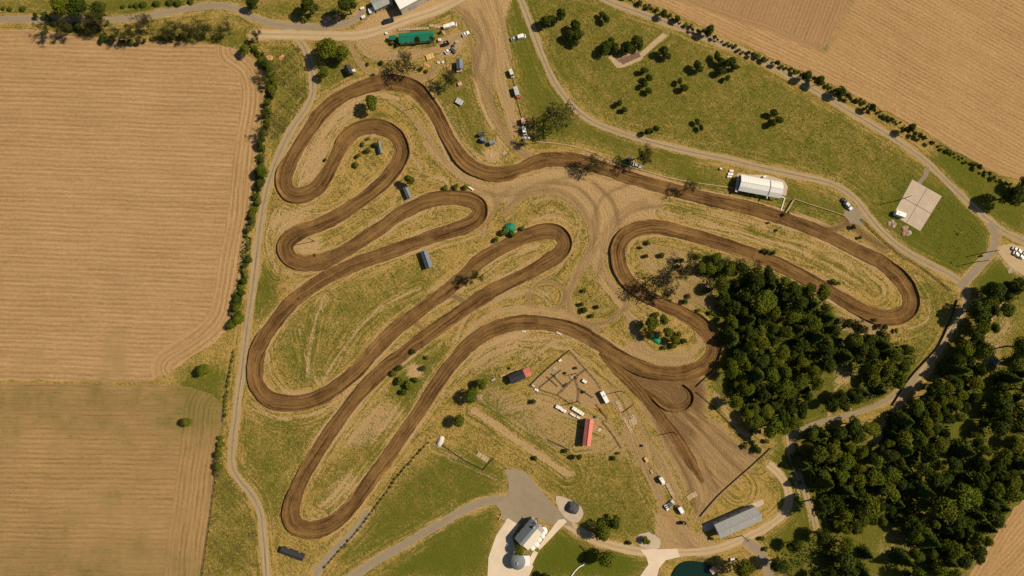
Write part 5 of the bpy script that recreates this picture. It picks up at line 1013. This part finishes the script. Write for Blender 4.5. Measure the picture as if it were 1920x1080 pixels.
# ------------------------------------------------------------------ vehicles and small things
def vehicle(name, label, px, py, ang_, body='white', kind='car', L=4.5, W=1.85, cat='car', group='parked vehicles'):
    p = PT(px, py, .8); o = empty(name, (p.x, p.y, 0), R(ang_), label, cat, group); l, w_ = L / 2, W / 2
    def loft(secs):   # (x, half width low, half width high, z low, z high)
        b = MB(); vs = []; fs = []
        for x, a, c_, z0, z1 in secs: vs += [(x, -a, z0), (x, -a, z0 + (z1 - z0) * .7), (x, -c_, z1), (x, c_, z1), (x, a, z0 + (z1 - z0) * .7), (x, a, z0)]
        n = len(secs)
        for k in range(n - 1): fs += [(k * 6 + i, k * 6 + (i + 1) % 6, (k + 1) * 6 + (i + 1) % 6, (k + 1) * 6 + i) for i in range(6)]
        fs += [tuple(range(6))[::-1], tuple(range((n - 1) * 6, n * 6))]; return b.add(vs, fs)
    if kind in ('car', 'suv', 'pickup'):
        zt = {'car': .95, 'suv': 1.1, 'pickup': 1.1}[kind]
        loft([(-l, w_ * .85, w_ * .7, .35, zt * .85), (-l + .15, w_ * .97, w_ * .85, .3, zt), (-l * .4, w_, w_ * .92, .3, zt), (l * .35, w_, w_ * .9, .3, zt * .96), (l - .25, w_ * .95, w_ * .8, .3, zt * .82), (l, w_ * .8, w_ * .65, .38, zt * .65)]).build('body', body, o)
        cx0, cx1 = {'car': (-l * .75, l * .35), 'suv': (-l * .93, l * .38), 'pickup': (-l * .15, l * .45)}[kind]; zr = zt + .5
        c = MB().box(cx0, cx1, -w_ * .88, w_ * .88, zt - .02, zr, .45 if kind != 'suv' else .3, .16).build('windows', 'glass', o)
        MB().box(cx0 + .42, cx1 - .62, -w_ * .74, w_ * .74, zr - .01, zr + .05, .06, .06).build('roof', body, o)
        if kind == 'pickup': MB().box(-l + .2, -l * .18, -w_ * .78, w_ * .78, zt + .0, zt + .02).build('cargo_bed', 'darkgrey', o)
    elif kind == 'van':
        loft([(-l, w_ * .95, w_ * .85, .35, 2.1), (-l * .1, w_, w_ * .9, .35, 2.25), (l * .5, w_, w_ * .85, .35, 2.15), (l * .8, w_ * .97, w_ * .8, .35, 1.3), (l, w_ * .85, w_ * .7, .4, .95)]).build('body', body, o)
        MB().add([(l * .52, -w_ * .78, 2.1), (l * .79, -w_ * .74, 1.33), (l * .79, w_ * .74, 1.33), (l * .52, w_ * .78, 2.1), (l * .56, -w_ * .78, 2.16), (l * .84, -w_ * .74, 1.38), (l * .84, w_ * .74, 1.38), (l * .56, w_ * .78, 2.16)], [(3, 2, 1, 0), (4, 5, 6, 7), (0, 1, 5, 4), (1, 2, 6, 5), (2, 3, 7, 6), (3, 0, 4, 7)]).build('windscreen', 'glass', o)
    elif kind == 'trailer':
        loft([(-l, w_ * .9, w_ * .8, .5, 2.2), (-l + .2, w_, w_ * .9, .45, 2.4), (l - .3, w_, w_ * .9, .45, 2.4), (l, w_ * .9, w_ * .75, .6, 2.1)]).build('body', body, o)
        MB().tube((l, 0, .55), (l + 1.1, 0, .5), .06).build('tow_bar', 'darkgrey', o); MB().box(-l * .4, -l * .1, -.3, .3, 2.4, 2.55).build('roof_vent', 'silver', o); MB().box(-l * .5, l * .1, w_ - .01, w_ + .03, 1.2, 1.8).build('window', 'glass', o)
    elif kind == 'tractor':
        loft([(-.2, .35, .3, .6, 1.3), (l * .9, .35, .28, .6, 1.25), (l, .3, .22, .65, 1.1)]).build('bonnet', body, o); MB().box(-1.4, .1, -.6, .6, .7, 2.2, .1, .1).build('cab', 'glass', o); MB().box(-1.5, .15, -.7, .7, 2.2, 2.3).build('cab_roof', body, o)
    xs_ = {'trailer': (-.4, .4)}.get(kind, (-l * .62, l * .62))
    for x_ in xs_:
        for s in (-1, 1):
            rr = .34 if kind != 'tractor' else (.75 if x_ < 0 else .45); wh = MB().tube((x_, s * (w_ - .22), rr), (x_, s * w_ * .99, rr), rr, n=14).build('wheel', 'rubber', o)
            MB().tube((x_, s * w_ * .99, rr), (x_, s * (w_ * .99 + .02), rr), rr * .55, n=10).build('rim', 'silver', wh)
    return o
for nm, l, x, y, a, b, k, L, W, c in [
    ('parked_suv', 'black suv parked in front of the big white building', 728, 39, 17, 'black', 'suv', 5.3, 2.1, 'car'), ('parked_van', 'white van with dark glass, left of the pair by the clubhouse lawn', 839, 50, 16, 'white', 'van', 3.9, 1.8, 'van'), ('parked_van', 'white van, right of the pair by the clubhouse lawn', 849, 47, 16, 'white', 'van', 3.9, 1.8, 'van'),
    ('parked_car', 'white car at the right edge of the gravel lot', 873, 63, 30, 'white', 'car', 3.6, 1.7, 'car'), ('parked_car', 'white car at the lower left of the small gravel lot', 841, 95, 35, 'white', 'car', 4.0, 1.8, 'car'), ('parked_car', 'dark car beside the white car in the small gravel lot', 849, 94, -35, 'darkgrey', 'car', 3.6, 1.7, 'car'), ('parked_trailer', 'black trailer on the stony part of the gravel lot', 837, 82, 20, 'black', 'trailer', 2.6, 1.7, 'trailer'),
    ('parked_car', 'silver car, left of the two beside the top lane', 965, 72, 15, 'silver', 'car', 3.8, 1.8, 'car'), ('parked_van', 'white van, right of the two beside the top lane', 978, 69, 15, 'white', 'van', 4.0, 1.9, 'van'), ('parked_van', 'pale van at the top of the camper row', 959, 138, -70, 'offwhite', 'van', 3.9, 1.8, 'van'),
    ('camper', 'grey camper with a pink awning in the camper row', 968, 172, -75, 'silver', 'trailer', 4.4, 2.2, 'camper'), ('parked_trailer', 'pinkish trailer in the lower camper row', 981, 228, -80, 'pink', 'trailer', 2.8, 2.0, 'trailer'), ('parked_van', 'white van below the pinkish trailer', 983, 246, -80, 'white', 'van', 3.8, 1.9, 'van'), ('parked_car', 'white car at the bottom of the camper row', 987, 259, 20, 'white', 'car', 3.6, 1.7, 'car'),
    ('tractor', 'blue tractor under the bare tree by the straight', 1181, 302, -70, 'blue', 'tractor', 3.8, 2.2, 'tractor'), ('parked_car', 'white and blue car right of the blue tractor', 1195, 310, -15, 'silver', 'car', 4.4, 1.9, 'car'), ('parked_car', 'black car half hidden beside the silver car at the lane bend', 1585, 377, -40, 'black', 'car', 3.6, 1.8, 'car'), ('parked_suv', 'silver suv at the gravel bay by the lane bend', 1591, 386, -50, 'silver', 'suv', 4.8, 2.0, 'car'),
    ('camper_trailer', 'white camper trailer on the corner of the concrete pad', 1686, 402, -20, 'white', 'trailer', 5.0, 2.2, 'trailer'), ('parked_trailer', 'long white trailer between the two poles below the track', 1133, 744, -62, 'white', 'trailer', 5.8, 2.0, 'trailer'), ('parked_trailer', 'white box trailer beside the lower dirt lane', 1240, 899, -57, 'white', 'trailer', 2.9, 1.7, 'trailer'), ('pickup_truck', 'grey pickup truck at the end of the lower dirt lane', 1257, 945, 45, 'silver', 'pickup', 4.0, 2.0, 'truck'), ('parked_car', 'small white car tucked left of the grey pickup', 1250, 952, -60, 'white', 'car', 2.8, 1.3, 'car'),
    ('parked_van', 'white van right of the grey pickup', 1277, 957, -60, 'white', 'van', 3.9, 1.9, 'van'), ('parked_trailer', 'dark trailer at the foot of the start fence', 1281, 980, -10, 'black', 'trailer', 2.0, 1.3, 'trailer'), ('parked_car', 'dark blue car under the trees of the right wood', 1866, 679, 30, 'blue', 'suv', 4.6, 2.0, 'car'),
    ('parked_car', 'white car, first of the upper row by the right lane', 1904, 467, -30, 'white', 'car', 2.9, 1.5, 'car'), ('parked_car', 'white car, second of the upper row by the right lane', 1911, 470, -30, 'white', 'car', 3.0, 1.5, 'car'), ('parked_car', 'white car, last of the upper row at the photo edge', 1920, 475, -30, 'white', 'car', 3.0, 1.5, 'car'), ('parked_car', 'white car, first of the lower row by the right lane', 1906, 476, -30, 'white', 'car', 3.2, 1.6, 'car'), ('parked_car', 'white car, second of the lower row by the right lane', 1915, 481, -30, 'white', 'car', 3.2, 1.6, 'car'),
    ('tractor', 'dark machine in the junk yard beside the dirt lane', 903, 252, 20, 'darkgrey', 'tractor', 3.0, 1.8, 'machine'), ('parked_trailer', 'blue grey trailer in the junk yard', 906, 263, -20, 'blue', 'trailer', 2.6, 1.8, 'trailer'), ('parked_trailer', 'green grey trailer in the junk yard', 922, 268, 25, 'slate', 'trailer', 2.8, 1.8, 'trailer')]:
    vehicle(nm, l, x, y, a, b, k, L, W, c)
def crate(name, label, px, py, lx, ly, ang_, m, h=.9, cat='box', lid=True, group=None):
    p = PT(px, py, h); o = empty(name, (p.x, p.y, 0), R(ang_), label, cat, group); X, Y = lx * .125, ly * .125
    MB().box(-X, X, -Y, Y, 0, h * .85, .03, .03).build('body', m, o)
    MB().box(-X * 1.06, X * 1.06, -Y * 1.06, Y * 1.06, h * .85, h, .05, .05).build('lid', m, o)
    n = max(1, int(lx / 5))
    for i in range(n): MB().box(-X + (2 * i + 1) * X / n - .05, -X + (2 * i + 1) * X / n + .05, -Y * 1.08, Y * 1.08, h, h + .04).build('strap', 'darkgrey', o)
    return o
for l, x, y, a, b, an, m, h, c in [('long white wrapped bale, upper one above the red barn', 1084, 771, 23, 6, -32, 'white', 1.3, 'bale'), ('thin white wrapped bale below the long one', 1074, 778, 11, 3, -32, 'white', .9, 'bale'), ('short thin white bale at the lower end of its row', 1084, 783, 6, 3, -25, 'white', .9, 'bale'), ('white wrapped bale left of the long one', 1048, 764, 11, 6, -25, 'white', 1.2, 'bale'), ('white wrapped bale, second left of the long one', 1057, 770, 9, 5, -25, 'white', 1.2, 'bale'),
    ('white tank in the paddock beside the pole', 1096, 715, 8, 5, -35, 'white', 1.2, 'tank'), ('white blocks at the left paddock corner', 1000, 724, 6, 4, -30, 'offwhite', .7, 'blocks'), ('flat white block right of the paddock corner block', 1006, 731, 7, 4, -25, 'white', .6, 'blocks'), ('white box at the left end of the grey shed', 696, 19, 10, 9, 22, 'white', 1.6, 'box'), ('small white box left of the white shed box', 679, 15, 7, 4, 20, 'white', .9, 'box'), ('small white box nearer the road', 681, 31, 7, 5, 22, 'white', 1.2, 'box'),
    ('white table beside the marquee, top one', 1372, 320, 7, 4, 0, 'white', .8, 'table'), ('white table beside the marquee, middle one', 1370, 326, 9, 5, 0, 'white', .8, 'table'), ('white table beside the marquee, bottom one', 1368, 331, 8, 3.5, 0, 'white', .8, 'table'), ('small white box on the grass left of the tables', 1352, 316, 4, 3.5, -20, 'white', .9, 'box'), ('small white box behind the marquee roof', 1434, 331, 5, 4, 20, 'white', 1.2, 'box'),
    ('flat white sheet outside the lower bend, left one', 982, 621, 7, 3, -3, 'offwhite', .3, 'board'), ('flat white board at the lower bend edge', 1048, 625, 10, 3, -25, 'offwhite', .4, 'board'), ('white banner on the bank above the middle bend', 883, 353, 10, 3, -35, 'white', .7, 'banner'), ('pale slab beside the lane right of the trailer', 1161, 761, 20, 7, -62, 'palewood', .25, 'slab'), ('pale platform slab lower down the lane', 1187, 791, 14, 12, 15, 'palewood', .25, 'slab'), ('narrow pale slab strip beside the platform', 1177, 797, 30, 5, -62, 'palewood', .15, 'slab'),
    ('row of pale pallets beside the white box trailer', 1256, 918, 24, 6, -62, 'palewood', .4, 'pallets'), ('tilted pale board heap by the start area', 1297, 930, 18, 9, 30, 'palewood', .3, 'boards'), ('white drum next to the box trailer', 1244, 906, 5, 5, 10, 'white', 1.0, 'drum'), ('white porch box at the end of the black shed', 662, 132, 7, 5, 15, 'white', 1.3, 'box'), ('pale pink porch of the blue cabin', 861, 132, 10, 5, 12, 'pink', 1.2, 'porch'), ('white round tank at the right end of the clubhouse', 824, 74, 5, 5, 0, 'white', 1.3, 'tank'),
    ('long pale terrace wall above the clubhouse', 775, 54, 55, 5, 3, 'palewood', .5, 'terrace'), ('curved pale path slab right of the clubhouse', 817, 49, 24, 6, -8, 'palewood', .3, 'slab'), ('second curved slab stepping down from the clubhouse', 830, 58, 16, 5, -55, 'palewood', .3, 'slab'), ('yellowish raft of planks by the dirt loop', 806, 106, 14, 10, 20, 'yellow', .7, 'planks'), ('white block on the dirt path below the lot', 822, 117, 4, 4, 0, 'white', .6, 'block'), ('second white block right of its twin on the path', 830, 116, 4, 3.5, 30, 'white', .6, 'block'),
    ('grey tent on the grass below the bare tree', 861, 190, 13, 10, -30, 'silver', 1.2, 'tent'), ('pink and black box by the dirt lane', 862, 157, 7, 7, 20, 'pink', 1.0, 'box'), ('red awning box at the foot of the grey camper', 972, 181, 7, 5, 5, 'red', 1.2, 'awning'), ('small white case right of the bottom camper row', 991, 254, 7, 3.5, 15, 'white', .7, 'case'), ('white box at the left edge of the bushy triangle', 1374, 1050, 7, 6, 10, 'white', 1.0, 'box'), ('pale long post on the gravel road edge', 945, 288, 12, 3, 12, 'palewood', .4, 'beam'),
    ('white crate at the upper corner of the paddock', 1050, 676, 5, 4, 30, 'white', .8, 'crate'), ('grey crate inside the upper pen', 1043, 703, 5, 4, 40, 'stone', .8, 'crate'), ('brown crate by the timber pile in the paddock', 1082, 708, 6, 4, -30, 'wood', .9, 'crate'), ('dark feed trough on the paddock diagonal', 1060, 722, 9, 3, 38, 'darkwood', .6, 'trough'), ('red feed box below the white trailer', 1128, 768, 4, 4, 10, 'red', .8, 'box'),
    ('blue drum beside the upper red barn end', 1118, 782, 4, 4, 0, 'blue', 1.0, 'drum'), ('yellow skip along the lower dirt lane', 1212, 862, 9, 5, -60, 'yellow', 1.0, 'skip'), ('pale sleeper stack along the lower dirt lane', 1222, 885, 8, 4, -60, 'palewood', .5, 'stack'), ('dark tyre stack beside the lower dirt lane', 1204, 836, 4, 4, 0, 'rubber', .8, 'tyres'), ('pale crate below the white box trailer', 1263, 932, 5, 4, -60, 'palewood', .7, 'crate'),
    ('dark crate between the pickup and the white van', 1268, 950, 4, 4, 10, 'darkgrey', .8, 'crate'), ('grey water trough above the timber stack', 925, 712, 7, 3, 30, 'silver', .6, 'trough'), ('orange plank stack left of the black shed', 942, 704, 8, 4, 25, 'orange', .5, 'planks'), ('grey crate in the stony part of the lot', 856, 78, 5, 4, 20, 'silver', .8, 'crate'), ('dark generator in the stony part of the lot', 850, 84, 4, 4, 0, 'darkgrey', 1.0, 'generator'), ('pale crate right of the green annex', 724, 62, 4, 4, 0, 'white', .8, 'crate'),
    ('sandy seesaw slab in the lower rough', 905, 857, 22, 9, -32, 'palewood', .2, 'slab')]:
    crate(c.replace(' ', '_'), l, x, y, a, b, an, m, h, c, group='boxes, boards and bales')
